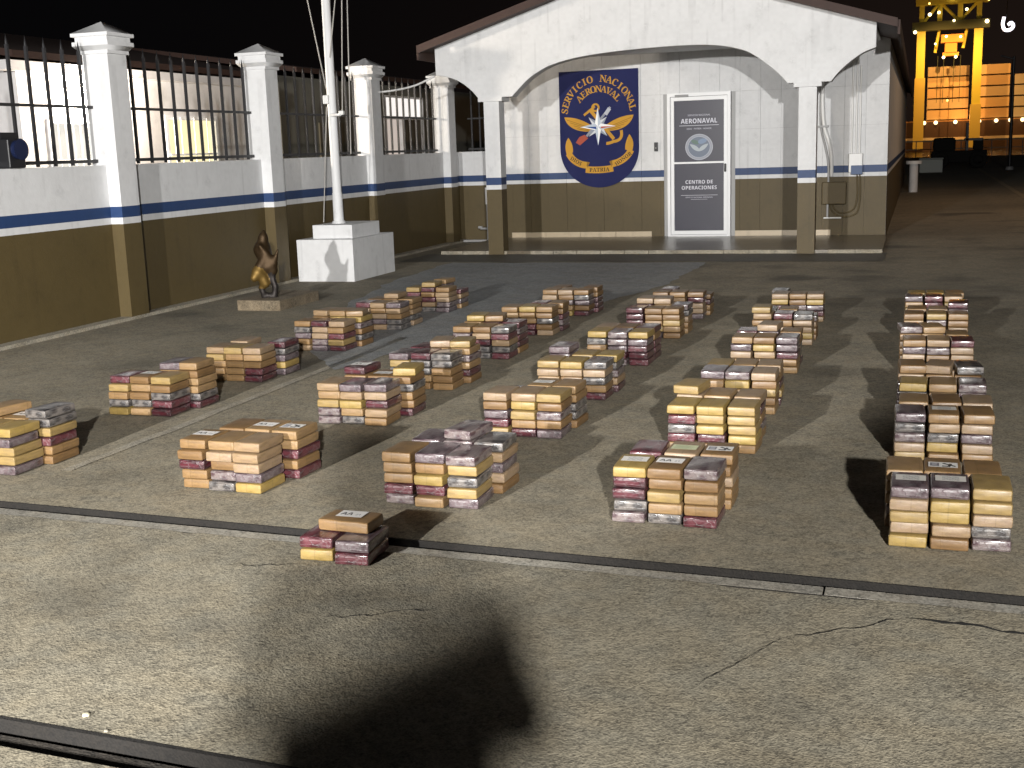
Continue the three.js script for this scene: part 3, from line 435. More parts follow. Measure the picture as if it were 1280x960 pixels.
const FRONT = { // rail-side face, columns from the wall outwards, top to bottom
  '0,0': ['TSYTS', 'YTSYY', 'YSYYS'], '1,0': ['TTRTT', 'TPTSS', 'PPPSY'], '2,0': ['TTTRS', 'STYRT', 'SYSYS'], '3,0': ['YRRSS', 'TTYTS', 'STTTR'], '4,0': ['SPYPY', 'SYYPT', 'YYPSS'],
  '0,1': ['RYTSY', 'TTTST', 'YTSRR'], '1,1': ['PTYSS', 'SPYTS', 'SPRPT'], '2,1': ['PTSRY', 'PYYTR', 'YTSTS'], '3,1': ['YRSRT', 'YYYRT', 'YYYYT'], '4,1': ['SSSPY', 'TPSYT', 'TPSPT'],
  '0,2': ['PYTTT', 'YTTTT', 'PTTRR'], '1,2': ['SYSTT', 'RSSTT', 'SSTTT'], '2,2': ['YPTST', 'YPTTT', 'SPSTR'], '3,2': ['STSTY', 'SYTTS', 'PTYTT'], '3,3': ['TSPTT', 'TYPTT', 'SSRTT'], '2,3': ['YSTRS', 'SSSRS', 'YSRRR'], '4,2': ['YSTPS', 'TPPYT', 'SSYTS'],
};
const TOPBACK = { '1,0': 'TTT', '3,0': 'RPT', '4,0': 'TTT', '2,0': 'SSS', '0,0': 'TTS' };
const STICK = { '1,0,0,4,0': 0, '1,0,1,4,1': 0, '1,0,2,4,1': 3, '3,0,0,4,0': 1, '3,0,1,4,0': 0, '3,0,1,4,1': 2, '3,0,2,4,1': 3, '4,0,0,4,0': 1, '4,0,1,4,0': 1, '4,0,1,4,1': 3, '0,0,1,4,1': 0, '1,1,0,5,1': 0, '0,1,1,4,0': 1, '0,2,1,4,1': 0, '1,1,1,4,1': 1, '4,1,1,4,0': 1, '2,1,1,4,1': 1, '0,3,1,4,1': 1 };
const EXTRA = { '1,1': [[0, 1, 'R'], [2, 1, 'Y']], '1,3': [[0, 1, 'Y'], [1, 1, 'T']], '0,1': [[2, 1, 'T'], [1, 1, 'S']], '0,0': [[0, 1, 'T'], [2, 1, 'S']], '0,3': [[0, 1, 'P'], [1, 1, 'T'], [2, 1, 'T']], '0,4': [[1, 1, 'P']], '0,5': [[1, 0, 'Y'], [1, 1, 'T']], '2,2': [[0, 1, 'S']], '1,2': [[1, 1, 'P'], [2, 1, 'Y']], '3,1': [[0, 1, 'Y']], '2,4': [[0, 1, 'P'], [1, 1, 'P']], '4,3': [[0, 1, 'S'], [1, 1, 'T']], '4,2': [[0, 1, 'T'], [1, 1, 'P'], [2, 1, 'S']], '4,4': [[2, 1, 'R']], '3,3': [[1, 1, 'P']], '2,0': [[1, 1, 'S']], '3,4': [[0, 0, 'Y']] };
const SHORT = { '3,5': 1 };
const mix = 'TTTTTTTTTYYPPPSSSSRRR';
const packs = [];
for (let c = 0; c < 5; c++) for (let r = 0; r < 6; r++) {
  const key = `${c},${r}`, F = FRONT[key], turn = rr(-0.02, 0.02), x0 = ROWX[c], z0 = ROWZ[c][r];
  const ct = Math.cos(turn), st = Math.sin(turn), backX = c < 3 ? rr(-0.01, 0.055) : rr(-0.02, 0.025), backZ = rr(0, 0.035);
  for (let ix = 0; ix < 3; ix++) { let lean = rr(-0.004, 0.004), leanz = 0; for (let iz = 0; iz < 2; iz++) {
    const gapx = ix * (PW + 0.0105), base = rr(-0.002, 0.002);
    const more = (EXTRA[key] || []).some((e) => e[0] === ix && e[1] === iz), ny = more ? 6 : iz && !TOPBACK[key] && R() < 0.22 ? 4 : 5;
    for (let iy = 0; iy < ny; iy++) {
      lean += rr(-0.006, 0.006); leanz = rr(-0.015, 0.015);
      const kind = iy === 5 ? EXTRA[key].find((e) => e[0] === ix && e[1] === iz)[2] : F && iz === 0 ? F[ix][4 - iy] : iz === 1 && iy === 4 && TOPBACK[key] ? TOPBACK[key][ix] : (iy < 2 ? mix + 'RRRRSR' : mix)[Math.floor(R() * (mix.length + (iy < 2 ? 6 : 0)))];
      const lx = gapx + PW / 2 + 0.003 + base + (iz ? backX : 0) + Math.max(-0.004, Math.min(0.004, lean)) + (iy === 5 ? rr(-0.012, 0.012) : 0), lz = -(PD / 2 + iz * (PD + 0.014 + backZ)) + leanz * (iz ? 0.5 : 1);
      const yaw = iy === 5 ? rr(-0.25, 0.25) : rr(-0.03, 0.03);
      const X = x0 + lx * ct + lz * st, Z = z0 - lx * st + lz * ct, dist = Math.hypot(X, 1.4, Z);
      let see = 0; if (iz === 0) see += PW * PH * 0.95; if (ix === 2) see += PD * PH * Math.max(0.05, -X / dist); if (iy >= 4) see += PW * PD * (1.4 / dist); if (iz === 0 && r > 0 && c >= 3 && iy < (c === 4 ? 2 : 1)) see *= 0.1;
      packs.push({ c, r, ix, iz, iy, kind, X, Z, Y: 0.004 + iy * (PH + 0.0022), yaw: yaw + turn, see: see / (dist * dist), v: Math.floor(R() * 10), m: Math.floor(R() * KIND[kind].length), stick: STICK[`${key},${ix},${iy},${iz}`] });
    }
  } }
}
packs.sort((a, b) => b.see - a.see);
const rowWord = ['row by the wall', 'second row from wall', 'middle row', 'fourth row from wall', 'last row'], stackWord = ['first', 'second', 'third', 'fourth', 'fifth', 'sixth'], layerWord = ['bottom', 'second', 'third', 'fourth', 'fifth', 'loose'];
const rest = {};
packs.forEach((q, i) => {
  const mat = KIND[q.kind][q.m];
  if (i < 293) {
    const label = `${WORD[q.kind]} packet, ${layerWord[q.iy]} layer, ${['wall side', 'middle', 'outer side'][q.ix]}, ${q.iz ? 'door' : 'rail'} end, ${stackWord[q.r]} stack, ${rowWord[q.c]}`;
    const o = part(numbered('wrapped_package'), packShapes[q.v], mat, scene); o.userData = { label, category: 'package', group: 'stacked wrapped packages on the apron' };
    o.position.set(q.X, q.Y, q.Z); o.rotation.y = q.yaw;
    if (q.c === 4 && q.r < 3 && q.ix === 0 && q.iy === 3 && q.iz) { const f = part('film_flap', flapGeo, filmMat, o); f.position.set((q.ix === 2 ? 1 : -1) * PW * 0.5, PH * 0.55, -0.03); if (q.ix === 2) f.rotation.y = Math.PI; }
    if (q.stick !== undefined) { const s = part('paper_label', labelGeo, labelTex[q.stick], o); s.position.set(0.003, 0, q.iz ? 0.02 : -0.01); }
  } else {
    const g = packShapes[q.v].clone(); g.rotateY(q.yaw); g.translate(q.X, q.Y, q.Z); const k = q.kind + q.m; (rest[k] ||= { mat, gs: [] }).gs.push(g);
  }
});
{
  const ks = Object.values(rest), g = mergeGeometries(ks.map((k) => mergeGeometries(k.gs)), true);
  const o = new THREE.Mesh(g, ks.map((k) => k.mat)); o.name = 'distant_wrapped_packages'; o.userData = { kind: 'stuff', label: 'farther stacks of tan, yellow, maroon and grey wrapped packages', category: 'packages' }; scene.add(o);
}
// the small pile this side of the rail
for (const [x, y, z, yaw, kind, stick, label] of [
  [-2.03, 0.004, -3.77, 0.03, 'Y', undefined, 'yellow packet at the bottom of the small pile by the rail, wall side'], [-1.885, 0.004, -3.755, 0.05, 'R', undefined, 'maroon packet at the bottom of the small pile, lane side'],
  [-2.03, 0.0505, -3.772, 0.02, 'R', undefined, 'maroon packet in the middle of the small pile, wall side'], [-1.882, 0.0505, -3.757, 0.05, 'S', undefined, 'grey packet in the middle of the small pile, lane side'],
  [-1.945, 0.097, -3.8, 1.52, 'T', 0, 'tan packet lying crosswise on top of the small pile with a white label']]) {
  const o = part(numbered('wrapped_package'), packShapes[stick === 0 ? 1 : Math.round(x * -50) % 10], KIND[kind][0], scene); o.userData = { label, category: 'package', group: 'small pile beside the rail' }; o.position.set(x, y, z); o.rotation.y = yaw;
  if (stick === 0) { const s = part('paper_label', labelGeo, labelTex[0], o); s.rotation.y = -1.52; s.position.x = 0.01; }
}

for (const [x, z, r, k, label] of [[-2.06, -2.42, 0.0095, 0, 'small pale stone lying beside the dark rusty rail'], [-1.95, -2.36, 0.006, 1, 'tiny grey stone near the pale stone by the rusty rail']]) {
  const g = new THREE.IcosahedronGeometry(r, 1), p = g.attributes.position; for (let i = 0; i < p.count; i++) { const f = 1 + 0.35 * IN.noise(p.getX(i) * 90 + k * 3, p.getY(i) * 90, p.getZ(i) * 90); p.setXYZ(i, p.getX(i) * f * 1.2, p.getY(i) * f * 0.7, p.getZ(i) * f); } g.computeVertexNormals();
  const o = oneMesh('pebble', label, 'pebble', g, [std(0.4, 0.36, 0.25), std(0.26, 0.24, 0.19), std(0.09, 0.08, 0.07)][k], 'loose stones on the concrete'); o.position.set(x, r * 0.55, z);
}
// ---------------------------------------------------------------- beyond the wall: two lit houses
const pane = (r, g, b, k) => new THREE.MeshStandardMaterial({ color: 0x222222, emissive: lin(r, g, b), emissiveIntensity: k, roughness: 0.4 });
{
  const XH = -10, h = thing('white_house', 'white house with brown roof edge and lit windows behind the iron fence', 'house');
  const z0 = -11.75, z1 = -17.3, wm = std(0.72, 0.71, 0.72, { map: pMap, roughness: 0.8 });
  const win = [[-12.2, -13.3, 0.95, 1.99], [-14.62, -15.95, 0.95, 2.06]];
  const pieces = []; let zc = z0; for (const [a, b, y0, y1] of win) { pieces.push(bx(XH - 0.2, XH, -0.05, 2.6, zc, a), bx(XH - 0.2, XH, -0.05, y0, a, b), bx(XH - 0.2, XH, y1, 2.6, a, b)); zc = b; } pieces.push(bx(XH - 0.2, XH, -0.05, 2.6, zc, z1));
  part('side_wall', pieces, wm, h); part('front_wall', bx(-16, XH - 0.2, -0.05, 2.6, z0 - 0.2, z0), wm, h); part('rear_wall', bx(-16, XH - 0.2, -0.05, 2.6, z1, z1 + 0.2), wm, h);
  part('eave_beam', bx(XH - 0.05, XH + 0.16, 2.52, 2.63, z0 + 0.3, z1), wm, h);
  const sh = new THREE.Shape([[XH + 0.32, 2.64], [-13, 3.3], [-16.4, 2.64], [-16.4, 2.7], [-13, 3.38], [XH + 0.32, 2.72]].map((p) => new THREE.Vector2(...p))); const rg = new THREE.ExtrudeGeometry(sh, { depth: z0 + 0.4 - z1, bevelEnabled: false }); rg.translate(0, 0, z1); part('roof', uvm(rg), M.roof, h);
  win.forEach(([a, b, y0, y1], k) => {
    const w = part('window', [bx(XH - 0.1, XH + 0.02, y0, y0 + 0.05, b + 0.06, a - 0.06), bx(XH - 0.1, XH + 0.02, y1 - 0.06, y1, b + 0.06, a - 0.06), bx(XH - 0.1, XH + 0.02, y0, y1, a - 0.06, a), bx(XH - 0.1, XH + 0.02, y0, y1, b, b + 0.06)], M.door, h);
    part('pane', bx(XH - 0.09, XH - 0.07, y0 + 0.05, y1 - 0.06, b + 0.06, a - 0.06), k ? pane(1, 0.86, 0.5, 1.1) : pane(1, 0.95, 0.85, 0.8), w);
    for (let i = 1; i < 8; i++) part('grille_bar', rod([XH + 0.04, y0 + 0.03, a + ((b - a) * i) / 8], [XH + 0.04, y1 - 0.03, a + ((b - a) * i) / 8], 0.009, 0.009, 5), M.door, w);
    part('grille_rail', bx(XH + 0.03, XH + 0.05, (y0 + y1) / 2, (y0 + y1) / 2 + 0.025, b + 0.03, a - 0.03), M.door, w);
  });
  const l = thing('wall_light', 'bright fluorescent tube light on the white house wall', 'light', [XH + 0.012, 2.36, -12.95]);
  part('fitting', rbox(0.05, 0.06, 1.0, 0.01, 0.03, 0.02, 0), M.plastic, l); const tb = rod([0.075, 0.0, -0.46], [0.075, 0.0, 0.46], 0.02); part('glowing_tube', tb, new THREE.MeshStandardMaterial({ color: 0xffffff, emissive: 0xfff2df, emissiveIntensity: 5 }), l);
  const pl = new THREE.PointLight(0xfff0dc, 48); pl.position.set(XH + 0.25, 2.34, -12.95); pl.castShadow = true; pl.shadow.radius = 6; scene.add(pl);
  const d = thing('speaker_box', 'black box with a round blue lens standing on the wall top', 'speaker', [-7.06, 1.421, -8.12]);
  part('housing', rbox(0.16, 0.24, 0.19, 0.015, 0, 0.12, 0), M.black, d); const rim = new THREE.CylinderGeometry(0.075, 0.085, 0.05, 20); rim.rotateZ(Math.PI / 2); rim.translate(0.1, 0.15, 0); part('round_lens', rim, std(0.01, 0.016, 0.05, { roughness: 0.25 }), d); part('bracket', bx(-0.02, 0.02, 0.24, 0.29, -0.1, 0.1), M.black, d);
}
{
  const XH = -10, h = thing('grey_house', 'dim grey green house with one bright window behind the fence beside the porch', 'house'), wm = std(0.16, 0.155, 0.13, { map: pMap, roughness: 0.9 });
  const a = -22.0, b = -23.95;
  part('side_wall', [bx(XH - 0.2, XH, -0.05, 2.75, -17.9, a), bx(XH - 0.2, XH, -0.05, 0.9, a, b), bx(XH - 0.2, XH, 2.56, 2.75, a, b), bx(XH - 0.2, XH, -0.05, 2.75, b, -29)], wm, h);
  part('front_wall', bx(-16, XH - 0.2, -0.05, 2.75, -18.1, -17.9), wm, h); part('rear_wall', bx(-16, XH - 0.2, -0.05, 2.75, -29, -28.8), wm, h);
  const sh = new THREE.Shape([[XH + 0.4, 2.78], [-13, 3.3], [-16.4, 2.78], [-16.4, 2.86], [-13, 3.38], [XH + 0.4, 2.86]].map((p) => new THREE.Vector2(...p))); const rg = new THREE.ExtrudeGeometry(sh, { depth: 11.4, bevelEnabled: false }); rg.translate(0, 0, -29.2); part('roof', uvm(rg), M.roof, h);
  const w = part('window', [bx(XH - 0.08, XH + 0.03, 2.1, 2.16, b + 0.05, a - 0.05), bx(XH - 0.08, XH + 0.03, 2.52, 2.56, b + 0.05, a - 0.05), bx(XH - 0.08, XH + 0.03, 0.9, 2.56, a - 0.05, a), bx(XH - 0.08, XH + 0.03, 0.9, 2.56, b, b + 0.05), bx(XH - 0.08, XH + 0.03, 0.9, 2.1, a - 0.9, a - 0.8)], M.door, h);
  part('pane', bx(XH - 0.06, XH - 0.04, 2.16, 2.52, b + 0.05, a - 0.05), pane(1, 0.95, 0.9, 1.0), w); part('lower_pane', bx(XH - 0.06, XH - 0.04, 0.9, 2.1, a - 0.8, a - 0.05), pane(1, 0.85, 0.75, 0.55), w); part('shutter', bx(XH - 0.06, XH - 0.03, 0.9, 2.1, b + 0.05, a - 0.9), std(0.12, 0.1, 0.07), w);
  part('door', bx(XH, XH + 0.03, -0.02, 2.0, -19.2, -20.1), std(0.14, 0.12, 0.08), h);
  for (const z of [-18.4, -20.9]) part('wall_batten', bx(XH + 0.001, XH + 0.03, 0, 2.7, z, z - 0.08), std(0.1, 0.095, 0.08), h);
}
// ---------------------------------------------------------------- the port in the distance
{
  const ym = std(0.55, 0.47, 0.06, { roughness: 0.5 }), dk = std(0.05, 0.06, 0.03);
  const Z = -275, c = thing('harbour_crane', 'tall yellow harbour crane with glowing floodlights above the containers', 'crane', [0, 0, Z]);
  for (const [x, y0] of [[-0.35, 10.2], [10.9, 4.4]]) { const lg = part('leg', bx(x - 0.85, x + 0.85, y0 + 3, 24.5, -0.9, 0.9), ym, c); part('foot', bx(x - 1.05, x + 1.05, -1.5, y0 + 3, -1.1, 1.1), std(0.5, 0.38, 0.08), lg); }
  part('portal_beam', bx(-2.2, 13, 22.8, 24.6, -1.2, 1.2), dk, c); part('upper_beam', bx(-1.6, 12.6, 28, 29.4, -1.2, 1.2), ym, c);
  for (const x of [-0.35, 3.2, 7.2, 10.9]) part('strut', bx(x - 0.5, x + 0.5, 24.6, 34, -0.6, 0.6), ym, c);
  for (const [a, b2] of [[[0, 24.5, 0], [3.2, 28.5, 0]], [[3.2, 28.5, 0], [7, 24.5, 0]], [[7.2, 24.5, 0], [10.9, 28.5, 0]], [[2.5, 18.3, 0], [3.2, 22.8, 0]], [[8, 19, 0], [8.6, 22.8, 0]]]) part('brace', rod(a, b2, 0.35, 0.35, 6), ym, c);
  part('trolley', [bx(3.6, 8, 20.2, 21.8, -1.5, 1.5), bx(4.4, 6.8, 18.2, 20.2, -1.2, 1.2), bx(4.0, 7.2, 17.5, 18.2, -1, 1)], std(0.6, 0.25, 0.05), c);
  for (const x of [3.1, 4.3, 6.3, 7.6]) part('hoist_rope', rod([x, 17.6, 0], [x, 8, 0], 0.06, 0.06, 5), dk, c);
  let k = 0; for (const [x, y, s] of [[-1.6, 22.6, 0.7], [1.2, 26, 0.7], [3, 26.3, 0.6], [4.6, 21.4, 0.5], [7.4, 21.2, 0.5], [5.6, 29.3, 0.8], [12.4, 24.0, 0.8], [4.2, 17.2, 0.6], [6.6, 17.2, 0.6], [8.4, 26.6, 0.6], [2.5, 20, 0.4], [6, 24.5, 0.5]]) { const g = new THREE.SphereGeometry(s * 0.5, 10, 8); g.translate(x, y, 1.6); part('floodlight', g, new THREE.MeshStandardMaterial({ color: 0xffffff, emissive: 0xffe0a0, emissiveIntensity: 6 }), c); k++; }
  for (const [x, y, z, tx, ty, cd] of [[1, 27, Z + 14, 5, 9, 2700], [12, 27, Z + 14, 12, 9, 2100], [5, 8, Z + 16, 5, 26, 800]]) {
    const m = thing('port_floodlight', `sodium floodlight ${ty > 20 ? 'aimed up at the crane trolley' : tx > 10 ? 'above the outer container stack' : 'above the inner container stack'}`, 'floodlight', [x, y, z]); const g = new THREE.SphereGeometry(0.2, 10, 8); part('glowing_lamp', g, new THREE.MeshStandardMaterial({ color: 0xffffff, emissive: 0xffc060, emissiveIntensity: 5 }), m); part('arm', rod([0, 0.2, 0], [0, 0.8, -0.3], 0.05), M.grey, m);
    const s = new THREE.SpotLight(0xffc070, cd, 0, 0.75, 0.6, 2); s.position.set(x, y, z + 0.0); s.target.position.set(tx, ty, Z); s.castShadow = true; s.shadow.radius = 8; scene.add(s, s.target);
  }
  // stacked containers on a ship
  const cm = [std(0.6, 0.4, 0.18, { roughness: 0.6 }), std(0.56, 0.36, 0.16, { roughness: 0.6 }), std(0.54, 0.4, 0.22, { roughness: 0.6 }), std(0.42, 0.36, 0.26, { roughness: 0.6 })];
  const corr = (L, H) => { const pts = [], n = Math.round(L / 0.35); for (let i = 0; i <= n * 4; i++) { const u = (i / (n * 4)) * L; pts.push(new THREE.Vector2(u, i % 4 < 2 ? 0 : -0.06)); } pts.push(new THREE.Vector2(L, -2.3), new THREE.Vector2(0, -2.3)); const g = new THREE.ExtrudeGeometry(new THREE.Shape(pts), { depth: H, bevelEnabled: false }); g.rotateX(-Math.PI / 2); return g; };
  const HH = 2.27, geoA = corr(8.3, HH - 0.3), geoB = corr(7.2, HH - 0.3);
  for (const [x0, L, geo, who] of [[1.25, 8.5, geoA, 'inner'], [10.5, 7.4, geoB, 'outer'], [18.6, 4.2, corr(4.0, HH - 0.3), 'pale far']]) for (let i = 0; i < (L < 5 ? 4 : 5); i++) {
    const t = thing('shipping_container', `${L < 5 ? 'pale' : 'orange lit'} container, ${['lowest', 'second', 'third', 'fourth', 'topmost'][i]} of the ${who} stack on the ship`, 'container', [x0, 4.95 + i * (HH + 0.01) - 0.5, Z - 7 - 1.2], 'containers stacked on the ship');
    const bd = part('body', geo, cm[L < 5 ? 3 : (i * 2 + (L > 8 ? 0 : 1)) % 3], t); bd.rotation.x = 0; bd.position.set(0.1, 0.15, -0.05);
    for (const [a, b2, e, f] of [[0, 0.12, 0, HH], [L - 0.12, L, 0, HH], [0.12, L - 0.12, 0, 0.14], [0.12, L - 0.12, HH - 0.14, HH]]) part('frame_rail', bx(a, b2, e, f, -0.12, 0.03), cm[(i + 1) % 3], t);
    if ((L > 8 && (i === 1 || i === 2 || i === 4 - 1)) || (L > 6 && L < 8 && (i === 4 || i === 0))) part('company_mark', bx(L > 8 ? 3.6 : 4.0, L > 8 ? 4.5 : 4.9, 0.9, 1.9, 0.05, 0.06), M.black, t);
  }
  const sh = thing('ship_hull', 'dark ship hull with deck lamps under the containers', 'ship', [0, 0, Z - 8]);
  part('hull', bx(-14, 60, -2.4, 4.1, -14, 2), std(0.05, 0.025, 0.015), sh); part('deck_rail', bx(-14, 60, 4.1, 4.4, 1.6, 1.9), std(0.3, 0.16, 0.06), sh); part('lower_stripe', bx(-14, 60, 0.2, 0.75, 2, 2.15), std(0.5, 0.42, 0.3), sh);
  for (const x of [0.8, 3.2, 7.2, 12, 15.4, 18.2, 20.6]) { const g = new THREE.SphereGeometry(0.4, 10, 8); g.translate(x, 4.3 - 0.35, 2.4); part('deck_lamp', g, new THREE.MeshStandardMaterial({ color: 0xffffff, emissive: 0xffdca0, emissiveIntensity: 4 }), sh); }
  const pt = new THREE.PointLight(0xffb060, 60); pt.position.set(9, 5, Z - 2); pt.castShadow = true; pt.shadow.radius = 20; scene.add(pt);
  const ml = thing('hook_lamp', 'bright curved white lamp hanging in the dark sky above the containers', 'lamp', [16.4, 21.8, Z + 4]); const hg = tube([[-0.9, 2.6, 0], [-1.1, 1.2, 0], [-0.7, 0.1, 0], [0.3, 0, 0], [0.9, 0.7, 0], [0.5, 1.4, 0], [-0.1, 1.0, 0]], 0.32, 40, 8); part('glowing_tube', hg, new THREE.MeshStandardMaterial({ color: 0xffffff, emissive: 0xf4f0ff, emissiveIntensity: 2.2 }), ml); part('hanger', rod([-0.5, 2.5, 0], [-0.3, 9, 0], 0.08), M.dark, ml);
}
{ // things along the lane behind the building
  const p = thing('lane_post', 'thin dark lamp post at the quay edge before the containers', 'post', [3.37, 0, -51.2]); part('shaft', rod([0, 0, 0], [-0.02, 4.3, 0], 0.07, 0.05), M.black, p); part('base', rod([0, 0, 0], [0, 0.12, 0], 0.16, 0.14, 10), M.grey, p); part('arm', rod([-0.02, 4.2, 0], [-0.5, 4.35, 0], 0.03), M.black, p);
  const b = thing('white_bollard', 'white bollard post by the far side wall of the building', 'bollard', [-0.12, 0, -33]); part('post', rod([0, 0, 0], [0, 0.72, 0], 0.11, 0.11, 12), M.white, b); part('cap', rod([0, 0.72, 0], [0, 0.8, 0], 0.2, 0.2, 12), M.plastic, b);
  const x = thing('pale_crate', 'pale box standing on the lane before the dark machinery', 'crate', [0.45, 0, -50]); part('body', rbox(0.85, 0.5, 0.7, 0.03, 0, 0.25, 0), std(0.5, 0.52, 0.48), x); part('lid', rbox(0.9, 0.06, 0.75, 0.02, 0, 0.53, 0), std(0.34, 0.36, 0.33), x);
  const m = thing('dark_machinery', 'dark machinery parked on the lane before the lit quay', 'machinery', [1.6, 0, -55]);
  part('chassis', rbox(2.2, 0.5, 1.2, 0.06, 0, 0.5, 0), M.dark, m); part('engine_cover', rbox(0.9, 0.6, 1.0, 0.12, -0.6, 1.0, 0), M.dark, m); part('mast', [bx(0.25, 0.35, 0.7, 1.9, -0.4, -0.3), bx(0.25, 0.35, 0.7, 1.9, 0.3, 0.4), bx(0.2, 0.9, 1.15, 1.25, -0.4, 0.4)], M.black, m); part('seat', rbox(0.4, 0.5, 0.5, 0.06, 0.75, 1.0, 0), M.dark, m);
  for (const [wx, wz] of [[-0.75, 0.62], [0.75, 0.62], [-0.75, -0.62], [0.75, -0.62]]) { const g = new THREE.TorusGeometry(0.26, 0.1, 8, 18); g.translate(wx, 0.36, wz); part('wheel', g, M.dark, m); }
  const f = thing('quay_railing', 'low pale railing along the far quay edge', 'railing', [0, 0, -82]); for (let i = 0; i < 14; i++) part('post', rod([-2 + i * 0.9, 0, 0], [-2 + i * 0.9, 1.0, 0], 0.03, 0.03, 6), M.grey, f); part('rail', bx(-2, 10, 1.0, 1.07, -0.04, 0.04), std(0.6, 0.5, 0.35), f); part('rail', bx(-2, 10, 0.5, 0.55, -0.04, 0.04), std(0.5, 0.42, 0.3), f);
  // sodium street lamp outside the frame that tints the lane and the side wall
  const s = thing('sodium_street_lamp', 'tall sodium street lamp beside the lane, beyond the farthest package row', 'street lamp', [6.8, 0, -25]); part('pole', rod([0, 0, 0], [0, 7, 0], 0.1, 0.06), M.grey, s); part('arm', rod([0, 6.9, 0], [-1.2, 7.1, 0], 0.04), M.grey, s); part('housing', rbox(0.5, 0.12, 0.22, 0.03, -1.35, 7.16, 0), M.grey, s); const g = new THREE.SphereGeometry(0.1, 10, 8); g.translate(-1.35, 7.02, 0); part('glowing_bulb', g, new THREE.MeshStandardMaterial({ color: 0xffffff, emissive: 0xffa040, emissiveIntensity: 8 }), s);
  const l = new THREE.SpotLight(0xffd2a4, 46, 0, 1.3, 0.5, 2); l.position.set(5.45, 6.85, -25); l.target.position.set(1, 0, -25); l.castShadow = true; l.shadow.radius = 5; scene.add(l, l.target);
}

// ---------------------------------------------------------------- floodlight tripods behind the camera
FLOOD.forEach(({ at, aim, cd, cone, soft }, k) => {
  const t = thing('floodlight_tripod', k ? 'tripod floodlight on the lane side behind the photographer' : 'tripod floodlight on the wall side behind the photographer', 'floodlight', [at[0], 0, at[2]], 'tripod floodlights lighting the apron');
  for (let i = 0; i < 3; i++) { const a = 0.5 + (i * 2 * Math.PI) / 3; part('leg', rod([0, 1.0, 0], [0.5 * Math.sin(a), 0.02, 0.5 * Math.cos(a)], 0.014), M.black, t); }
  part('mast', rod([0, 0.6, 0], [0, at[1] - 0.16, 0], 0.018), M.grey, t);
  const head = new THREE.Group(); head.name = 'lamp_head'; t.add(head); head.position.set(0, at[1], 0); head.lookAt(new THREE.Vector3(...aim).sub(new THREE.Vector3(0, 0, 0)));
  part('housing', rbox(0.34, 0.26, 0.09, 0.015, 0, 0, -0.05), M.black, head); part('bracket', [bx(-0.19, -0.18, -0.16, 0.02, -0.06, -0.03), bx(0.18, 0.19, -0.16, 0.02, -0.06, -0.03), bx(-0.19, 0.19, -0.17, -0.16, -0.06, -0.03)], M.grey, head);
  part('glowing_glass', bx(-0.15, 0.15, -0.11, 0.11, -0.004, 0.004), new THREE.MeshStandardMaterial({ color: 0xffffff, emissive: 0xfff6ea, emissiveIntensity: 6 }), head);
  const dir = new THREE.Vector3(...aim).sub(new THREE.Vector3(...at)).normalize(), p = new THREE.Vector3(...at).addScaledVector(dir, 0.03);
  const s = new THREE.SpotLight(new THREE.Color().setRGB(1, 0.975, 0.94), cd, 0, cone, soft, 2); s.position.copy(p); s.target.position.set(...aim); s.castShadow = true; s.shadow.radius = 5; s.shadow.mapSize.set(2048, 2048); scene.add(s, s.target);
});
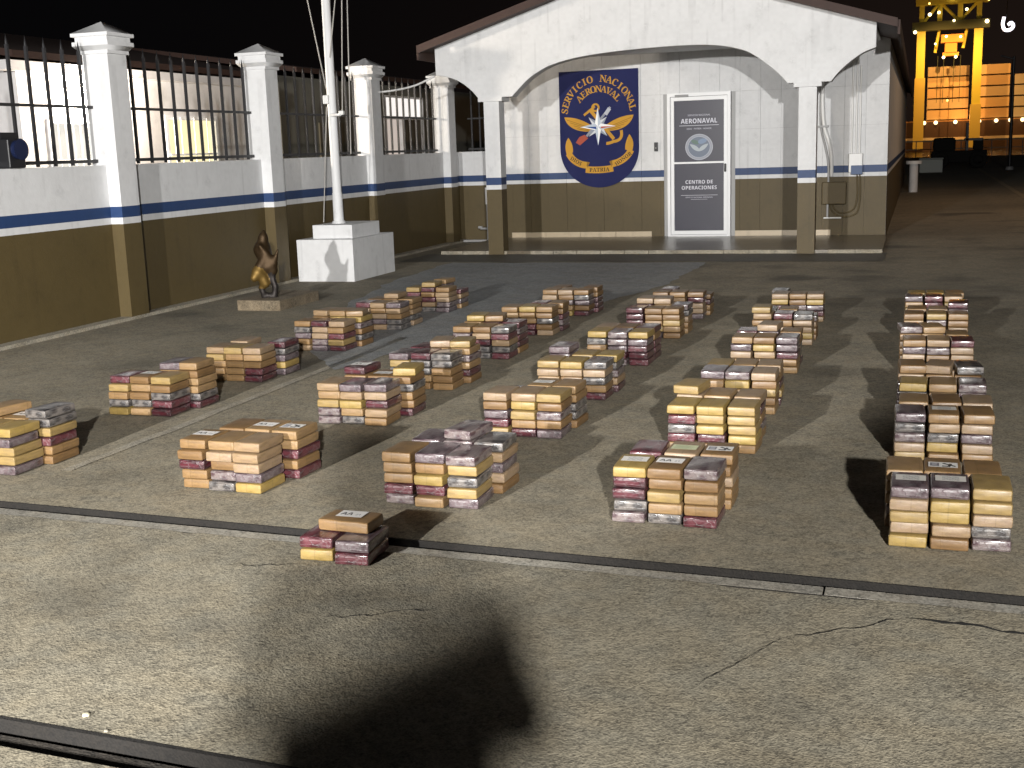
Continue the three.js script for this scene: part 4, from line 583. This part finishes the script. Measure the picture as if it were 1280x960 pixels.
{ // the photographer, behind the lens: one continuous body, hands round a phone
  const px = 0.16, pz = 0.52, P = thing('person', 'person in dark clothes standing behind the rails holding up a phone', 'person', [px, 0, pz]);
  const sh = [0.03, 0.035, 0.05], tr = [0.02, 0.02, 0.024], sk = [0.34, 0.2, 0.13], hr = [0.012, 0.01, 0.009], bo = [0.015, 0.013, 0.012];
  const hL = [-0.24, 1.42, -0.42], hR = [-0.08, 1.42, -0.42], bones = [];
  for (const s of [-1, 1]) bones.push([[s * 0.09, 0.86, 0.02], [s * 0.11, 0.47, 0], 0.085, 0.06, tr], [[s * 0.11, 0.47, 0], [s * 0.12, 0.1, 0.03], 0.06, 0.042, tr], [[s * 0.12, 0.05, 0.05], [s * 0.135, 0.04, -0.14], 0.045, 0.038, bo]);
  bones.push([[0, 0.9, 0.01], [0, 1.08, 0], 0.135, 0.125, tr], [[-0.04, 1.08, 0], [-0.06, 1.28, 0], 0.13, 0.135, sh], [[0.04, 1.08, 0], [0.06, 1.28, 0], 0.13, 0.135, sh], [[-0.15, 1.36, 0], [0.15, 1.36, 0], 0.075, 0.075, sh], [[0, 1.36, 0], [-0.01, 1.46, -0.015], 0.055, 0.052, sk]);
  bones.push([[-0.19, 1.35, 0], [-0.3, 1.16, -0.14], 0.056, 0.045, sh], [[-0.3, 1.16, -0.14], [hL[0] + 0.01, hL[1] - 0.04, hL[2] + 0.05], 0.044, 0.032, sk], [[0.19, 1.35, 0], [0.14, 1.16, -0.2], 0.056, 0.045, sh], [[0.14, 1.16, -0.2], [hR[0] + 0.04, hR[1] - 0.04, hR[2] + 0.05], 0.044, 0.032, sk]);
  bones.push([[-0.015, 1.53, -0.02], [-0.02, 1.6, -0.015], 0.085, 0.088, sk], [[-0.02, 1.6, 0.015], [-0.02, 1.63, 0.01], 0.09, 0.078, hr], [[-0.03, 1.47, -0.06], [-0.03, 1.49, -0.07], 0.035, 0.035, sk], [[-0.035, 1.545, -0.105], [-0.037, 1.525, -0.118], 0.01, 0.014, sk], [[-0.105, 1.55, -0.01], [-0.107, 1.53, -0.01], 0.016, 0.012, sk], [[0.068, 1.55, -0.01], [0.07, 1.53, -0.01], 0.016, 0.012, sk]);
  const body = sdfMesh(bones, [-0.08, 0.86, -0.15], 0.92, 132, 0.045);
  const hand = (h, s) => { const b = [[[h[0], h[1] - 0.04, h[2] + 0.05], [h[0], h[1], h[2] + 0.02], 0.03, 0.028, sk], [[h[0], h[1] + 0.02, h[2] + 0.02], [h[0], h[1] - 0.02, h[2] + 0.025], 0.024, 0.026, sk]]; for (let i = 0; i < 4; i++) { const y = h[1] + 0.03 - i * 0.019, l = [0.05, 0.058, 0.054, 0.042][i]; b.push([[h[0], y, h[2] + 0.012], [h[0] - s * 0.012, y + 0.002, h[2] - 0.025], 0.0095, 0.009, sk], [[h[0] - s * 0.012, y + 0.002, h[2] - 0.025], [h[0] + s * (l - 0.02), y + 0.001, h[2] - 0.028], 0.009, 0.0075, sk]); } b.push([[h[0], h[1] - 0.02, h[2] + 0.035], [h[0] + s * 0.03, h[1] + 0.002, h[2] + 0.035], 0.013, 0.011, sk], [[h[0] + s * 0.03, h[1] + 0.002, h[2] + 0.035], [h[0] + s * 0.045, h[1] + 0.02, h[2] + 0.022], 0.011, 0.009, sk]); return sdfMesh(b, h, 0.11, 72, 0.006); };
  part('body', mergeGeometries([body, hand(hL, 1), hand(hR, -1)]), new THREE.MeshPhysicalMaterial({ vertexColors: true, roughness: 0.8 }), P);
  const ph = thing('mobile_phone', 'black mobile phone held up in both hands', 'phone', [px - 0.16, 1.35, pz - 0.43]); part('case', rbox(0.15, 0.075, 0.009, 0.004, 0, 0.0675, 0), M.black, ph); part('screen', bx(-0.07, 0.07, 0.035, 0.1, 0.0046, 0.005), M.dark, ph);
}
scene.traverse((o) => { if (o.isMesh) { o.castShadow = true; o.receiveShadow = true; } });
renderer.render(scene, camera);
